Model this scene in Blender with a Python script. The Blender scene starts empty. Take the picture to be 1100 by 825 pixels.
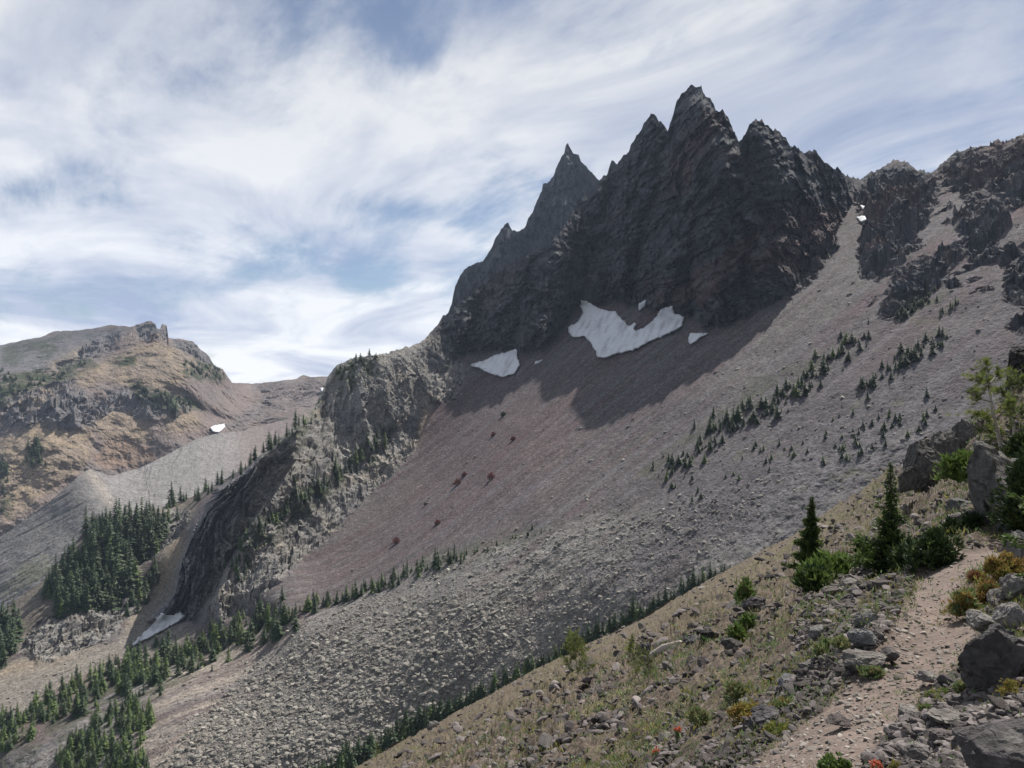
import bpy, math, random
import numpy as np
from mathutils import Vector, Matrix, Euler

# ------------------------------------------------------------------ camera, sky, sun, exposure
SC = bpy.context.scene
COL = SC.collection
W0, H0, F = 1100.0, 825.0, 847.0          # photograph size and focal length in its pixels
CU, CV = 550.0, 412.5
cam_d = bpy.data.cameras.new('camera')
cam_d.sensor_width = 36.0
cam_d.lens = 36.0 * F / W0
cam_d.clip_start, cam_d.clip_end = 0.1, 20000
cam = bpy.data.objects.new('camera', cam_d); COL.objects.link(cam)
cam.location = (0, 0, 0); cam.rotation_euler = (math.radians(90), 0, 0)
SC.camera = cam

SUN_AZ, SUN_EL = math.radians(33), math.radians(53.5)    # azimuth clockwise from the view direction (+Y)
SUN_DIR = Vector((math.sin(SUN_AZ) * math.cos(SUN_EL), math.cos(SUN_AZ) * math.cos(SUN_EL), math.sin(SUN_EL)))
sl = bpy.data.lights.new('sun', 'SUN'); sl.energy = 5.0; sl.angle = math.radians(0.53); sl.color = (1, .945, .87)
so = bpy.data.objects.new('sun', sl); COL.objects.link(so)
so.rotation_euler = (-SUN_DIR).to_track_quat('-Z', 'Y').to_euler(); so.location = (0, 0, 500)
SC.view_settings.view_transform = 'Standard'; SC.view_settings.look = 'None'
SC.view_settings.exposure = 0.65; SC.view_settings.gamma = 1
SC.view_settings.use_curve_mapping = False

def build_world():
    w = bpy.data.worlds.new('World'); SC.world = w; w.use_nodes = True
    nt = w.node_tree; nt.nodes.clear(); N = nt.nodes; L = nt.links
    def mth(op, a, b=None, c=None, clamp=False):
        n = N.new('ShaderNodeMath'); n.operation = op; n.use_clamp = clamp
        for i, x in enumerate((a, b, c)):
            if x is None: continue
            if isinstance(x, (int, float)): n.inputs[i].default_value = x
            else: L.new(x, n.inputs[i])
        return n.outputs[0]
    out = N.new('ShaderNodeOutputWorld')
    sky = N.new('ShaderNodeTexSky'); sky.sky_type = 'NISHITA'; sky.sun_disc = False
    sky.sun_elevation = SUN_EL; sky.sun_rotation = SUN_AZ; sky.altitude = 1800
    sky.air_density = 1.0; sky.dust_density = 1.2; sky.ozone_density = 1.5
    bg = N.new('ShaderNodeBackground'); bg.inputs['Strength'].default_value = 0.054
    L.new(sky.outputs[0], bg.inputs['Color'])
    tc = N.new('ShaderNodeTexCoord'); sx = N.new('ShaderNodeSeparateXYZ'); L.new(tc.outputs['Generated'], sx.inputs[0])
    X, Y, Z = sx.outputs
    zz = mth('ADD', mth('MAXIMUM', Z, 0.0), 0.16)
    px, py = mth('DIVIDE', X, zz), mth('DIVIDE', Y, zz)
    def vec(a, b, c=0.0):
        n = N.new('ShaderNodeCombineXYZ')
        for i, x in enumerate((a, b, c)):
            if isinstance(x, (int, float)): n.inputs[i].default_value = x
            else: L.new(x, n.inputs[i])
        return n.outputs[0]
    def noise(v, sc, det, rough, dist, lac=2.0):
        n = N.new('ShaderNodeTexNoise'); n.inputs['Scale'].default_value = sc; n.inputs['Detail'].default_value = det
        n.inputs['Roughness'].default_value = rough; n.inputs['Distortion'].default_value = dist
        L.new(v, n.inputs['Vector']); return n.outputs['Fac']
    # cloud deck coordinates, combed a little along one wind direction
    a = math.radians(28); ca, sa = math.cos(a), math.sin(a)
    qx = mth('ADD', mth('MULTIPLY', px, ca), mth('MULTIPLY', py, sa))
    qy = mth('SUBTRACT', mth('MULTIPLY', py, ca), mth('MULTIPLY', px, sa))
    n1 = noise(vec(qx, mth('MULTIPLY', qy, .62), 3.7), 0.85, 8, .56, .2)
    n2 = noise(vec(mth('MULTIPLY', qx, 1.0), mth('MULTIPLY', qy, .38), 8.1), 2.6, 7, .62, .25)
    dens = mth('ADD', mth('MULTIPLY', n1, 1.0), mth('MULTIPLY', mth('SUBTRACT', n2, .5), .85))
    # clear gaps and thick banks of this particular sky, as soft directions
    def blob(u, v, ru, rv, rot=0.0):
        du = mth('SUBTRACT', mth('DIVIDE', X, mth('MAXIMUM', Y, .05)), (u - CU) / F)
        dv = mth('SUBTRACT', mth('DIVIDE', Z, mth('MAXIMUM', Y, .05)), (CV - v) / F)
        c, s = math.cos(rot), math.sin(rot)
        e1 = mth('DIVIDE', mth('ADD', mth('MULTIPLY', du, c), mth('MULTIPLY', dv, s)), ru / F)
        e2 = mth('DIVIDE', mth('SUBTRACT', mth('MULTIPLY', dv, c), mth('MULTIPLY', du, s)), rv / F)
        return mth('EXPONENT', mth('MULTIPLY', mth('ADD', mth('MULTIPLY', e1, e1), mth('MULTIPLY', e2, e2)), -1.0))
    for (u, v, ru, rv, rot, amp) in [(440, 50, 60, 38, -.5, -.16), (500, 95, 40, 18, -.6, -.10), (430, 225, 80, 14, -.1, -.14), (850, 45, 100, 50, .2, -.10),
                                     (510, 238, 30, 26, 0, -.12), (250, 345, 130, 12, .05, -.10), (330, 200, 160, 60, 0, .08), (480, 180, 60, 40, 0, .10), (700, 60, 60, 30, .3, -.10), (1000, 90, 200, 80, 0, .12), (760, 210, 120, 60, 0, .1), (20, 215, 50, 25, 0, -.12),
                                     (250, 120, 200, 90, 0, .10), (470, 270, 70, 25, .5, .10), (870, 130, 160, 50, .2, .16), (200, 290, 260, 40, 0, .10), (200, 375, 300, 45, 0, .25), (600, 120, 90, 50, 0, .08)]:
        dens = mth('ADD', dens, mth('MULTIPLY', blob(u, v, ru, rv, rot), amp))
    mr = N.new('ShaderNodeMapRange'); mr.interpolation_type = 'SMOOTHSTEP'
    mr.inputs['From Min'].default_value = .36; mr.inputs['From Max'].default_value = .62
    mr.inputs['To Min'].default_value = .10; mr.inputs['To Max'].default_value = .97
    L.new(dens, mr.inputs['Value'])
    # thickness shading: thin cloud bright, thick parts greyer
    cr = N.new('ShaderNodeValToRGB'); e = cr.color_ramp.elements
    e[0].position = .30; e[0].color = (.42, .50, .70, 1); e[1].position = .60; e[1].color = (1.0, 1.02, 1.06, 1)
    L.new(noise(vec(qx, mth('MULTIPLY', qy, .7), 21.0), 1.5, 8, .58, .6), cr.inputs[0])
    # whiter towards the horizon
    hz = N.new('ShaderNodeMapRange'); hz.inputs['From Min'].default_value = 0.0; hz.inputs['From Max'].default_value = .42
    hz.inputs['To Min'].default_value = .65; hz.inputs['To Max'].default_value = .50; L.new(Z, hz.inputs['Value'])
    cb = N.new('ShaderNodeBackground'); L.new(cr.outputs[0], cb.inputs['Color']); L.new(hz.outputs[0], cb.inputs['Strength'])
    mx = N.new('ShaderNodeMixShader'); L.new(mr.outputs[0], mx.inputs[0]); L.new(bg.outputs[0], mx.inputs[1]); L.new(cb.outputs[0], mx.inputs[2])
    L.new(mx.outputs[0], out.inputs['Surface'])
build_world()
SC.cycles.max_bounces = 4; SC.cycles.diffuse_bounces = 2; SC.cycles.volume_bounces = 0
SC.cycles.transparent_max_bounces = 4

# ------------------------------------------------------------------ numpy noise
_rs = np.random.RandomState(7)
_perm = _rs.permutation(256).astype(np.int32); _perm = np.concatenate([_perm, _perm, _perm])
_g3 = _rs.normal(size=(256, 3)); _g3 /= np.linalg.norm(_g3, axis=1)[:, None]; _g3 = _g3.astype(np.float32)
def noise3(x, y, z):
    x, y, z = np.broadcast_arrays(np.asarray(x, np.float32), np.asarray(y, np.float32), np.asarray(z, np.float32))
    xi, yi, zi = np.floor(x).astype(np.int32), np.floor(y).astype(np.int32), np.floor(z).astype(np.int32)
    xf, yf, zf = x - xi, y - yi, z - zi
    u, v, w = [t * t * t * (t * (t * 6 - 15) + 10) for t in (xf, yf, zf)]
    out = 0
    for dx in (0, 1):
        wx = u if dx else 1 - u
        a = _perm[(xi + dx) & 255]
        for dy in (0, 1):
            wy = v if dy else 1 - v
            b = _perm[a + ((yi + dy) & 255)]
            for dz in (0, 1):
                wz = w if dz else 1 - w
                g = _g3[_perm[b + ((zi + dz) & 255)]]
                out = out + wx * wy * wz * (g[..., 0] * (xf - dx) + g[..., 1] * (yf - dy) + g[..., 2] * (zf - dz))
    return out * 1.6
def fbm(x, y, z, o=5, g=.5, lac=2.03):
    s, a, t = 0, 1.0, 0
    for i in range(o):
        s = s + a * noise3(x, y, z); t += a; a *= g
        x, y, z = x * lac + 17.3, y * lac + 5.1, z * lac + 9.7
    return s / t
def ridged(x, y, z, o=5, g=.55, lac=2.07):
    s, a, t, w = 0, 1.0, 0, 1.0
    for i in range(o):
        n = 1 - np.abs(noise3(x, y, z)) * 2.0
        n = np.clip(n, 0, 1) ** 2
        s = s + a * n * w; w = np.clip(n * 1.6, .25, 1); t += a; a *= g
        x, y, z = x * lac + 7.3, y * lac + 15.1, z * lac + 3.7
    return s / t
def facets(x, y, z, seed=0):
    """ broken-block relief: every cell of a jittered lattice is a plane of its own tilt and height """
    x, y, z = np.broadcast_arrays(np.asarray(x, np.float32), np.asarray(y, np.float32), np.asarray(z, np.float32))
    xi, yi, zi = np.floor(x).astype(np.int32), np.floor(y).astype(np.int32), np.floor(z).astype(np.int32)
    best = np.full(x.shape, 1e9, np.float32); val = np.zeros(x.shape, np.float32)
    for dx in (-1, 0, 1):
        for dy in (-1, 0, 1):
            for dz in (-1, 0, 1):
                h = _perm[_perm[_perm[(xi + dx + seed) & 255] + ((yi + dy) & 255)] + ((zi + dz) & 255)]
                g = _g3[h]; ox, oy, oz = x - (xi + dx + .5 + .45 * g[..., 0]), y - (yi + dy + .5 + .45 * g[..., 1]), z - (zi + dz + .5 + .45 * g[..., 2])
                d = ox * ox + oy * oy + oz * oz; m = d < best
                best = np.where(m, d, best); g2 = _g3[(h * 7 + 13) & 255]
                val = np.where(m, g2[..., 0] * ox * 1.3 + g2[..., 1] * oy * .8 + g2[..., 2] * oz * 1.3 + (h / 255. - .5) * .9, val)
    return val
def sst(x, a, b):
    t = np.clip((x - a) / (b - a), 0, 1); return t * t * (3 - 2 * t)
def seg_d(u, v, p, q):
    ax, ay = p; bx, by = q; dx, dy = bx - ax, by - ay
    t = np.clip(((u - ax) * dx + (v - ay) * dy) / (dx * dx + dy * dy + 1e-9), 0, 1)
    return np.hypot(u - ax - t * dx, v - ay - t * dy)
def poly(u, v, pts, feather=6.0):
    """soft inside mask of a polygon of view directions"""
    pts = [tuple(p) for p in pts]
    xs = [p[0] for p in pts]; ys = [p[1] for p in pts]; m = feather * 2
    out = np.zeros(np.shape(u), np.float32)
    sel = (u > min(xs) - m) & (u < max(xs) + m) & (v > min(ys) - m) & (v < max(ys) + m)
    if not sel.any(): return out
    uu, vv = u[sel], v[sel]
    d = np.full(uu.shape, 1e9); ins = np.zeros(uu.shape, bool)
    for i in range(len(pts)):
        p, q = pts[i], pts[(i + 1) % len(pts)]
        d = np.minimum(d, seg_d(uu, vv, p, q))
        c = (p[1] > vv) != (q[1] > vv)
        with np.errstate(divide='ignore', invalid='ignore'):
            xx = (q[0] - p[0]) * (vv - p[1]) / (q[1] - p[1] + 1e-12) + p[0]
        ins ^= c & (uu < xx)
    out[sel] = sst(np.where(ins, d, -d), -feather, feather)
    return out
def line(u, v, pts, wid):
    d = np.full(np.shape(u), 1e9, np.float32)
    for p, q in zip(pts[:-1], pts[1:]): d = np.minimum(d, seg_d(u, v, p, q))
    return np.exp(-(d / wid) ** 2)
def tps_fit(pts):
    P = np.array([(p[0] / 500, p[1] / 500) for p in pts]); y = np.array([1000.0 / p[2] for p in pts])
    n = len(P); r = np.hypot(P[:, None, 0] - P[None, :, 0], P[:, None, 1] - P[None, :, 1])
    K = np.where(r > 0, r * r * np.log(r + 1e-12), 0) + np.eye(n) * 1e-4
    A = np.zeros((n + 3, n + 3)); A[:n, :n] = K; A[:n, n] = 1; A[:n, n + 1:] = P; A[n:, :n] = A[:n, n:].T
    s = np.linalg.solve(A, np.concatenate([y, [0, 0, 0]]))
    return P, s
def tps_eval(fit, u, v):
    P, s = fit; sh = np.shape(u); u = np.ravel(u) / 500.0; v = np.ravel(v) / 500.0
    o = s[-3] + s[-2] * u + s[-1] * v
    for i, (a, b) in enumerate(P):
        r2 = (u - a) ** 2 + (v - b) ** 2 + 1e-12; o = o + s[i] * .5 * r2 * np.log(r2)
    return (o / 1000.0).reshape(sh)      # inverse depth
def curve(pts, u):
    xs = [p[0] for p in pts]; ys = [p[1] for p in pts]; return np.interp(u, xs, ys)
def mixc(a, b, m): return a + (np.asarray(b, np.float32) - a) * m[..., None]

# ------------------------------------------------------------------ materials
def nodes_mat(name):
    m = bpy.data.materials.new(name); m.use_nodes = True; nt = m.node_tree
    b = nt.nodes['Principled BSDF']; b.inputs['Specular IOR Level'].default_value = .2; b.inputs['Roughness'].default_value = .92
    return m, nt, b
def terrain_mat(name, s1, s2, bump=.6, dist=1.0, var=.5, use_attr=True, base=(.2, .2, .2), rough=.93):
    m, nt, b = nodes_mat(name); N, L = nt.nodes, nt.links; b.inputs['Roughness'].default_value = rough
    tc = N.new('ShaderNodeTexCoord')
    if use_attr: c = N.new('ShaderNodeAttribute'); c.attribute_name = 'albedo'; col = c.outputs['Color']
    else:
        c = N.new('ShaderNodeRGB'); c.outputs[0].default_value = (*base, 1); col = c.outputs[0]
    def nz(s, d, r):
        n = N.new('ShaderNodeTexNoise'); n.inputs['Scale'].default_value = s; n.inputs['Detail'].default_value = d
        n.inputs['Roughness'].default_value = r; L.new(tc.outputs['Object'], n.inputs['Vector']); return n.outputs['Fac']
    a, bb = nz(s1, 6, .7), nz(s2, 5, .65)
    vo = N.new('ShaderNodeTexVoronoi'); vo.inputs['Scale'].default_value = s2 * 1.3; vo.inputs['Randomness'].default_value = 1
    L.new(tc.outputs['Object'], vo.inputs['Vector'])
    sepc = N.new('ShaderNodeSeparateColor'); L.new(vo.outputs['Color'], sepc.inputs[0])
    ad = N.new('ShaderNodeMath'); ad.operation = 'ADD'; L.new(a, ad.inputs[0]); L.new(bb, ad.inputs[1])
    ad3 = N.new('ShaderNodeMath'); ad3.operation = 'MULTIPLY_ADD'; L.new(sepc.outputs[0], ad3.inputs[0]); ad3.inputs[1].default_value = .5; L.new(ad.outputs[0], ad3.inputs[2])
    mr = N.new('ShaderNodeMapRange'); mr.inputs['From Min'].default_value = .85; mr.inputs['From Max'].default_value = 1.65
    mr.inputs['To Min'].default_value = .72 * (1 - var); mr.inputs['To Max'].default_value = .72 * (1 + var)
    L.new(ad3.outputs[0], mr.inputs['Value'])
    vm = N.new('ShaderNodeVectorMath'); vm.operation = 'SCALE'; L.new(col, vm.inputs[0]); L.new(mr.outputs[0], vm.inputs['Scale'])
    L.new(vm.outputs[0], b.inputs['Base Color'])
    bp = N.new('ShaderNodeBump'); bp.inputs['Strength'].default_value = bump; bp.inputs['Distance'].default_value = dist
    L.new(ad3.outputs[0], bp.inputs['Height']); L.new(bp.outputs[0], b.inputs['Normal'])
    return m
def leaf_mat(name, c, c2, trans=.25):
    m, nt, b = nodes_mat(name); N, L = nt.nodes, nt.links
    g = N.new('ShaderNodeNewGeometry'); oi = N.new('ShaderNodeObjectInfo')
    ad = N.new('ShaderNodeMath'); ad.operation = 'MULTIPLY_ADD'; L.new(oi.outputs['Random'], ad.inputs[0]); ad.inputs[1].default_value = .35
    L.new(g.outputs['Random Per Island'], ad.inputs[2])
    mr = N.new('ShaderNodeMapRange'); mr.inputs['From Max'].default_value = 1.35; L.new(ad.outputs[0], mr.inputs['Value'])
    mx = N.new('ShaderNodeMix'); mx.data_type = 'RGBA'; L.new(mr.outputs[0], mx.inputs[0])
    mx.inputs[6].default_value = (*c, 1); mx.inputs[7].default_value = (*c2, 1); L.new(mx.outputs[2], b.inputs['Base Color'])
    b.inputs['Roughness'].default_value = .6
    if trans:
        t = N.new('ShaderNodeBsdfTranslucent'); L.new(mx.outputs[2], t.inputs['Color'])
        ms = N.new('ShaderNodeMixShader'); ms.inputs[0].default_value = trans
        L.new(b.outputs[0], ms.inputs[1]); L.new(t.outputs[0], ms.inputs[2]); L.new(ms.outputs[0], nt.nodes['Material Output'].inputs['Surface'])
    return m
M = {
    'far': terrain_mat('mountain_rock', .09, .45, .7, 1.4, .42),
    'vfar': terrain_mat('far_mountain_rock', .05, .25, .7, 2.5, .40),
    'near': terrain_mat('hillside_soil', 2.2, 14.0, .8, .05, .50),
    'path': terrain_mat('trail_dirt', 3.0, 26.0, .6, .025, .28),
    'talus': terrain_mat('talus_rock', .12, .8, .4, .4, .35),
    'snow': terrain_mat('snow', .08, .3, .30, .6, .06, rough=.7),
    'rock': terrain_mat('rock_surface', 3.0, 19.0, .7, .03, .38),
    'bark': terrain_mat('bark', 9, 50, .7, .01, .35, False, (.10, .075, .055)),
    'palebark': terrain_mat('pale_bark', 9, 60, .6, .01, .25, False, (.42, .37, .32)),
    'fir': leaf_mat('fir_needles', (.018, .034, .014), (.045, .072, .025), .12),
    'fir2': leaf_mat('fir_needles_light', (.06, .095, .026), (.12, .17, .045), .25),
    'green': leaf_mat('juniper_green', (.065, .11, .025), (.14, .20, .05), .3),
    'pine': leaf_mat('pine_needles', (.11, .145, .035), (.23, .26, .075), .35),
    'pinedark': leaf_mat('pine_needles_dark', (.03, .05, .018), (.10, .125, .035), .2),
    'orange': leaf_mat('heather_orange', (.15, .09, .032), (.30, .20, .07), .3),
    'yellow': leaf_mat('heather_yellow', (.17, .16, .03), (.32, .31, .09), .3),
    'sage': leaf_mat('lupine_leaves', (.09, .14, .05), (.22, .28, .13), .3),
    'herb': leaf_mat('herb_green', (.05, .10, .025), (.13, .20, .06), .3),
    'red': leaf_mat('paintbrush_petals', (.42, .09, .05), (.60, .22, .13), .3),
    'redshrub': leaf_mat('red_shrub_leaves', (.13, .05, .045), (.20, .085, .075), .2),
    'straw': leaf_mat('dry_grass', (.13, .12, .055), (.26, .235, .12), .3),
    'flower': leaf_mat('pale_flowers', (.5, .5, .42), (.75, .74, .6), .3),
}

# ------------------------------------------------------------------ mesh helpers
def new_mesh(name, V, faces, mat=None, colors=None, smooth=False):
    V = np.asarray(V, np.float32); faces = np.asarray(faces, np.int32); me = bpy.data.meshes.new(name)
    k = faces.shape[1]
    me.vertices.add(len(V)); me.vertices.foreach_set('co', V.ravel())
    me.loops.add(faces.size); me.loops.foreach_set('vertex_index', faces.ravel())
    me.polygons.add(len(faces)); me.polygons.foreach_set('loop_start', np.arange(0, faces.size, k, dtype=np.int32))
    me.polygons.foreach_set('loop_total', np.full(len(faces), k, np.int32))
    me.polygons.foreach_set('use_smooth', np.full(len(faces), bool(smooth)))
    if colors is not None:
        at = me.color_attributes.new('albedo', 'FLOAT_COLOR', 'POINT')
        c = np.ones((len(V), 4), np.float32); c[:, :3] = np.clip(colors, 0, 1); at.data.foreach_set('color', c.ravel())
    me.update(calc_edges=True)
    if mat: me.materials.append(mat)
    return me
def link(name, me, parent=None, loc=None, rot=None, scale=None):
    o = bpy.data.objects.new(name, me); COL.objects.link(o)
    if parent: o.parent = parent
    if loc is not None: o.location = loc
    if rot is not None: o.rotation_euler = rot
    if scale is not None: o.scale = (scale,) * 3 if isinstance(scale, (int, float)) else scale
    return o
def tag(o, label, cat, group=None, kind=None):
    if label: o['label'] = label
    if cat: o['category'] = cat
    if group: o['group'] = group
    if kind: o['kind'] = kind
    return o
def structure(o): o['kind'] = 'structure'; return o
class Surf:
    """ a real surface sampled along view directions: rows from its skyline down, plus a back side falling away behind the skyline """
    def __init__(s, us, top, bot, nr, power=1.0):
        s.us = us; t = np.linspace(0, 1, nr) ** power
        s.top = top; s.bot = bot
        s.U = np.repeat(us[None, :], nr, 0); s.nr = nr; s.t = t
        k = np.hanning(35); k /= k.sum(); tsm = np.convolve(np.pad(top, 17, 'edge'), k, 'valid'); w = sst(t, 0, .16)[:, None]
        s.V = (top[None, :] * (1 - w) + tsm[None, :] * w) + (bot - top)[None, :] * t[:, None]
    def finish(s, Y, dz=None):
        s.Y = Y
        s.P = np.stack([(s.U - CU) / F * Y, Y, (CV - s.V) / F * Y], -1)
        if dz is not None: s.P[..., 2] += dz
    def backed(s, steps, C):
        r = np.hypot(s.P[0, :, 0], s.P[0, :, 1])[:, None]
        rows = [s.P[0] * (1 + d / r) - np.array([0, 0, h]) for d, h in steps][::-1]
        rowsP = np.concatenate([np.array(rows).reshape(len(steps), len(s.us), 3), s.P], 0)
        rowsC = np.concatenate([np.repeat(C[:1], len(steps), 0), C], 0)
        return rowsP, rowsC
    def at(s, u, v):
        """ nearest surface point for a view direction """
        i = int(np.clip(np.searchsorted(s.us, u), 1, len(s.us) - 1))
        if abs(s.us[i - 1] - u) < abs(s.us[i] - u): i -= 1
        j = int(np.clip(np.searchsorted(s.V[:, i], v), 0, s.nr - 1))
        return s.P[j, i]
def grid_faces(nr, nc):
    a = (np.arange(nr - 1)[:, None] * nc + np.arange(nc - 1)[None, :])
    return np.stack([a, a + nc, a + nc + 1, a + 1], -1).reshape(-1, 4)
def cols(u0, a, b, u1, fine, coarse):
    return np.concatenate([np.arange(u0, a, coarse), np.arange(a, b, fine), np.arange(b, u1 + coarse, coarse)]).astype(np.float64)

# ================================================================== 1. MAIN MOUNTAIN (scree bowl, massif, buttress, wooded ridge)
TOP3 = [(-260, 860), (-120, 740), (0, 657), (46, 624), (73, 592), (92, 570), (109, 562), (136, 555), (170, 547), (208, 533), (240, 516), (270, 498), (290, 480),
        (310, 463), (330, 446), (345, 425), (352, 405), (362, 393), (380, 385), (400, 382), (420, 378), (440, 373), (455, 366), (465, 355), (478, 340), (485, 332), (502, 323),
        (514, 311), (535, 294), (551, 282), (564, 278), (592, 261), (605, 245), (621, 216), (634, 204), (646, 192), (652, 190), (657, 175), (663, 178), (675, 162), (687, 142),
        (695, 128), (702, 122), (708, 131), (712, 136), (717, 141), (721, 130), (724, 119), (728, 107), (733, 99), (737, 98), (743, 92), (748, 95), (753, 94), (758, 103), (766, 112), (769, 119),
        (776, 119), (782, 125), (788, 142), (794, 154), (800, 148), (804, 138), (809, 129), (817, 129), (828, 138), (838, 144), (848, 156), (865, 165), (872, 163), (877, 163), (885, 173), (898, 183),
        (914, 191), (924, 193), (935, 185), (947, 181), (960, 172), (972, 174), (984, 183), (1003, 186), (1013, 175), (1025, 164), (1046, 158), (1071, 154), (1087, 152), (1100, 144),
        (1180, 118), (1400, 40)]
NEARTOP = [(-260, 1185), (300, 872), (370, 832), (440, 792), (500, 761), (560, 728), (620, 698), (700, 657), (760, 625), (830, 588), (880, 558), (920, 530), (960, 503), (1000, 480), (1040, 462), (1075, 432), (1100, 405), (1160, 360), (1400, 200)]
us = cols(-260, -10, 1110, 1400, 1.2, 6.0)
cr_amp = curve([(-260, .5), (340, .6), (360, 1.0), (460, 1.6), (490, 2.6), (900, 2.6), (930, 2.2), (1100, 2.4)], us)
top = curve(TOP3, us) + cr_amp * (fbm(us * .11, us * 0, 3.3, 4, .7) * 1.5 + .1 - 1.0 * np.clip(1 - np.abs(noise3(us * .13, us * 0, 8.8)) * 2.6, 0, 1) ** 2 - .45 * np.clip(1 - np.abs(noise3(us * .31, us * 0, 4.8)) * 2.6, 0, 1) ** 2)
bot = np.minimum(960, curve(NEARTOP, us) + 70)
S3 = Surf(us, top, bot, 560)
U, V = S3.U, S3.V
KA, KB, K0 = .55, .30, 213000.0
def yplane(u, v): return K0 / ((v - CV) + KA * (u - CU) + F * KB)
ctrl = []
for (u, v) in [(530, 405), (600, 400), (680, 395), (760, 375), (840, 330), (915, 245), (960, 200), (1100, 170), (1100, 300), (1250, 200), (1250, 400), (900, 450), (700, 500), (560, 520), (1000, 420), (470, 440)]:
    ctrl.append((u, v, yplane(u, v)))
ctrl += [(440, 480, 860), (400, 540, 760), (330, 610, 655), (270, 660, 600), (230, 690, 575),
         (400, 700, 440), (500, 650, 440), (640, 600, 428), (800, 550, 402), (300, 780, 410), (450, 780, 390), (600, 720, 385), (300, 900, 350), (200, 760, 455), (100, 820, 420), (0, 800, 470), (0, 900, 420),
         (300, 650, 560),
         # buttress rib and its crest
         (425, 385, 930), (385, 390, 930), (440, 430, 900), (390, 430, 860), (340, 500, 760), (300, 550, 690), (262, 600, 640), (240, 650, 600), (350, 440, 890), (300, 490, 735), (325, 455, 840),
         # shadowed gully left of it
         (288, 492, 705), (262, 530, 682), (238, 560, 668), (215, 600, 662), (203, 640, 658), (222, 645, 625), (180, 668, 650), (170, 690, 615), (190, 575, 790), (170, 630, 735), (262, 500, 830), (228, 528, 860),
         # wooded ridge and its cliff
         (240, 520, 930), (200, 540, 880), (160, 560, 800), (110, 575, 770), (60, 620, 730), (0, 665, 700), (150, 610, 750), (110, 640, 700), (50, 670, 660), (60, 705, 610), (110, 685, 640), (0, 720, 600), (-100, 740, 600), (-260, 880, 500)]
fit3 = tps_fit(ctrl)
inv = np.clip(tps_eval(fit3, U, V), 1 / 1500., 1 / 300.)
Yb = 1 / inv
# massif: steep face rising from its contact with the scree
CONT = [(430, 425), (455, 415), (480, 400), (505, 385), (530, 378), (560, 388), (600, 366), (622, 332), (660, 330), (700, 338), (735, 340), (760, 360), (800, 347), (830, 332), (850, 316), (870, 290), (890, 262), (905, 240), (918, 215), (926, 193), (940, 180)]
ucol = us
vc = curve(CONT, ucol) + fbm(ucol * .05, 1.1, 2.2, 4) * 8
icv = 1 / np.clip(tps_eval(fit3, ucol, vc), 1 / 1500., 1 / 300.)
# smooth contact depth
ker = np.hanning(41); ker /= ker.sum(); icv = np.convolve(np.pad(icv, 20, 'edge'), ker, 'valid')
wf = sst(ucol, 440, 500) * (1 - sst(ucol, 905, 930))
cot = curve([(440, .8), (560, .68), (650, .6), (745, .6), (800, .56), (860, .52), (930, .7)], ucol)
zc = (CV - vc) / F * icv
s_ = (CV - V) / F
Yf = (icv - zc * cot)[None, :] / (1 - s_ * cot[None, :])
above = sst(vc[None, :] - V, 0, 10)
Y = Yb + (np.maximum(Yf, 0) - Yb) * (above * wf[None, :])
P0 = np.stack([(U - CU) / F * Y, Y, (CV - V) / F * Y], -1)
x, y, z = P0[..., 0], P0[..., 1], P0[..., 2]
wob = fbm(x * .02, y * .02, z * .02, 4) * 14          # pixel wobble for region borders
wob2 = fbm(x * .05 + 40, y * .05, z * .05, 4) * 10
Uw, Vw = U + wob, V + wob2
m_mass = above * wf[None, :]
m_butt = poly(Uw, Vw, [(345, 400), (352, 370), (400, 370), (455, 355), (500, 380), (485, 415), (455, 440), (448, 470), (430, 500), (395, 535), (350, 580), (300, 625), (262, 660), (232, 668), (215, 640), (235, 590), (262, 530), (290, 480)], 5)
m_gul = poly(U + wob * .5, V, [(322, 455), (270, 500), (235, 525), (204, 570), (184, 640), (160, 667), (214, 668), (238, 622), (268, 565), (318, 492)], 6)
m_wcl = poly(Uw, Vw, [(20, 700), (40, 668), (70, 660), (105, 650), (140, 640), (150, 650), (120, 680), (80, 700), (35, 715)], 4)
m_wcl = np.maximum(m_wcl, poly(Uw, Vw, [(130, 590), (150, 575), (175, 545), (200, 550), (195, 575), (165, 600), (140, 605)], 4))
m_rib2 = poly(Uw, Vw, [(452, 400), (470, 385), (500, 385), (492, 425), (470, 432), (455, 425)], 4)   # lower lobe of rock below the massif's left end
RO = [[(918, 215), (930, 175), (1000, 178), (1008, 200), (990, 240), (960, 262), (935, 250)], [(930, 250), (985, 235), (975, 270), (945, 300), (925, 295)],
      [(1005, 190), (1020, 160), (1110, 140), (1200, 100), (1200, 190), (1100, 215), (1060, 205), (1040, 215)], [(1035, 222), (1075, 212), (1070, 262), (1040, 275), (1028, 250)], [(960, 300), (1000, 285), (1025, 262), (1035, 275), (1000, 310), (975, 332), (945, 340)],
      [(1075, 280), (1110, 262), (1110, 330), (1080, 320)], [(1090, 350), (1110, 340), (1110, 370)], [(850, 250), (880, 245), (900, 262), (870, 300), (850, 320), (840, 300)]]
m_ro = np.zeros_like(U)
for pl in RO: m_ro = np.maximum(m_ro, poly(Uw, Vw, pl, 6))
m_craggy = np.clip(np.maximum.reduce([m_mass, m_butt, m_wcl, m_ro, m_rib2]), 0, 1)
m_ro = np.maximum(m_ro, poly(U, V, [(925, 190), (1000, 180), (1110, 130), (1400, 20), (1400, 260), (1110, 300), (1000, 330), (940, 330)], 14) * sst(fbm(x * .028, y * .028, z * .028 + 6, 4, .6), .12, .2) * .8)
m_craggy = np.clip(np.maximum(m_craggy, m_ro), 0, 1)
Yg = 652 + (640 - V) * .16 + (U - 215) * .16          # the shaded wall above the lower gully stands almost upright
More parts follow.
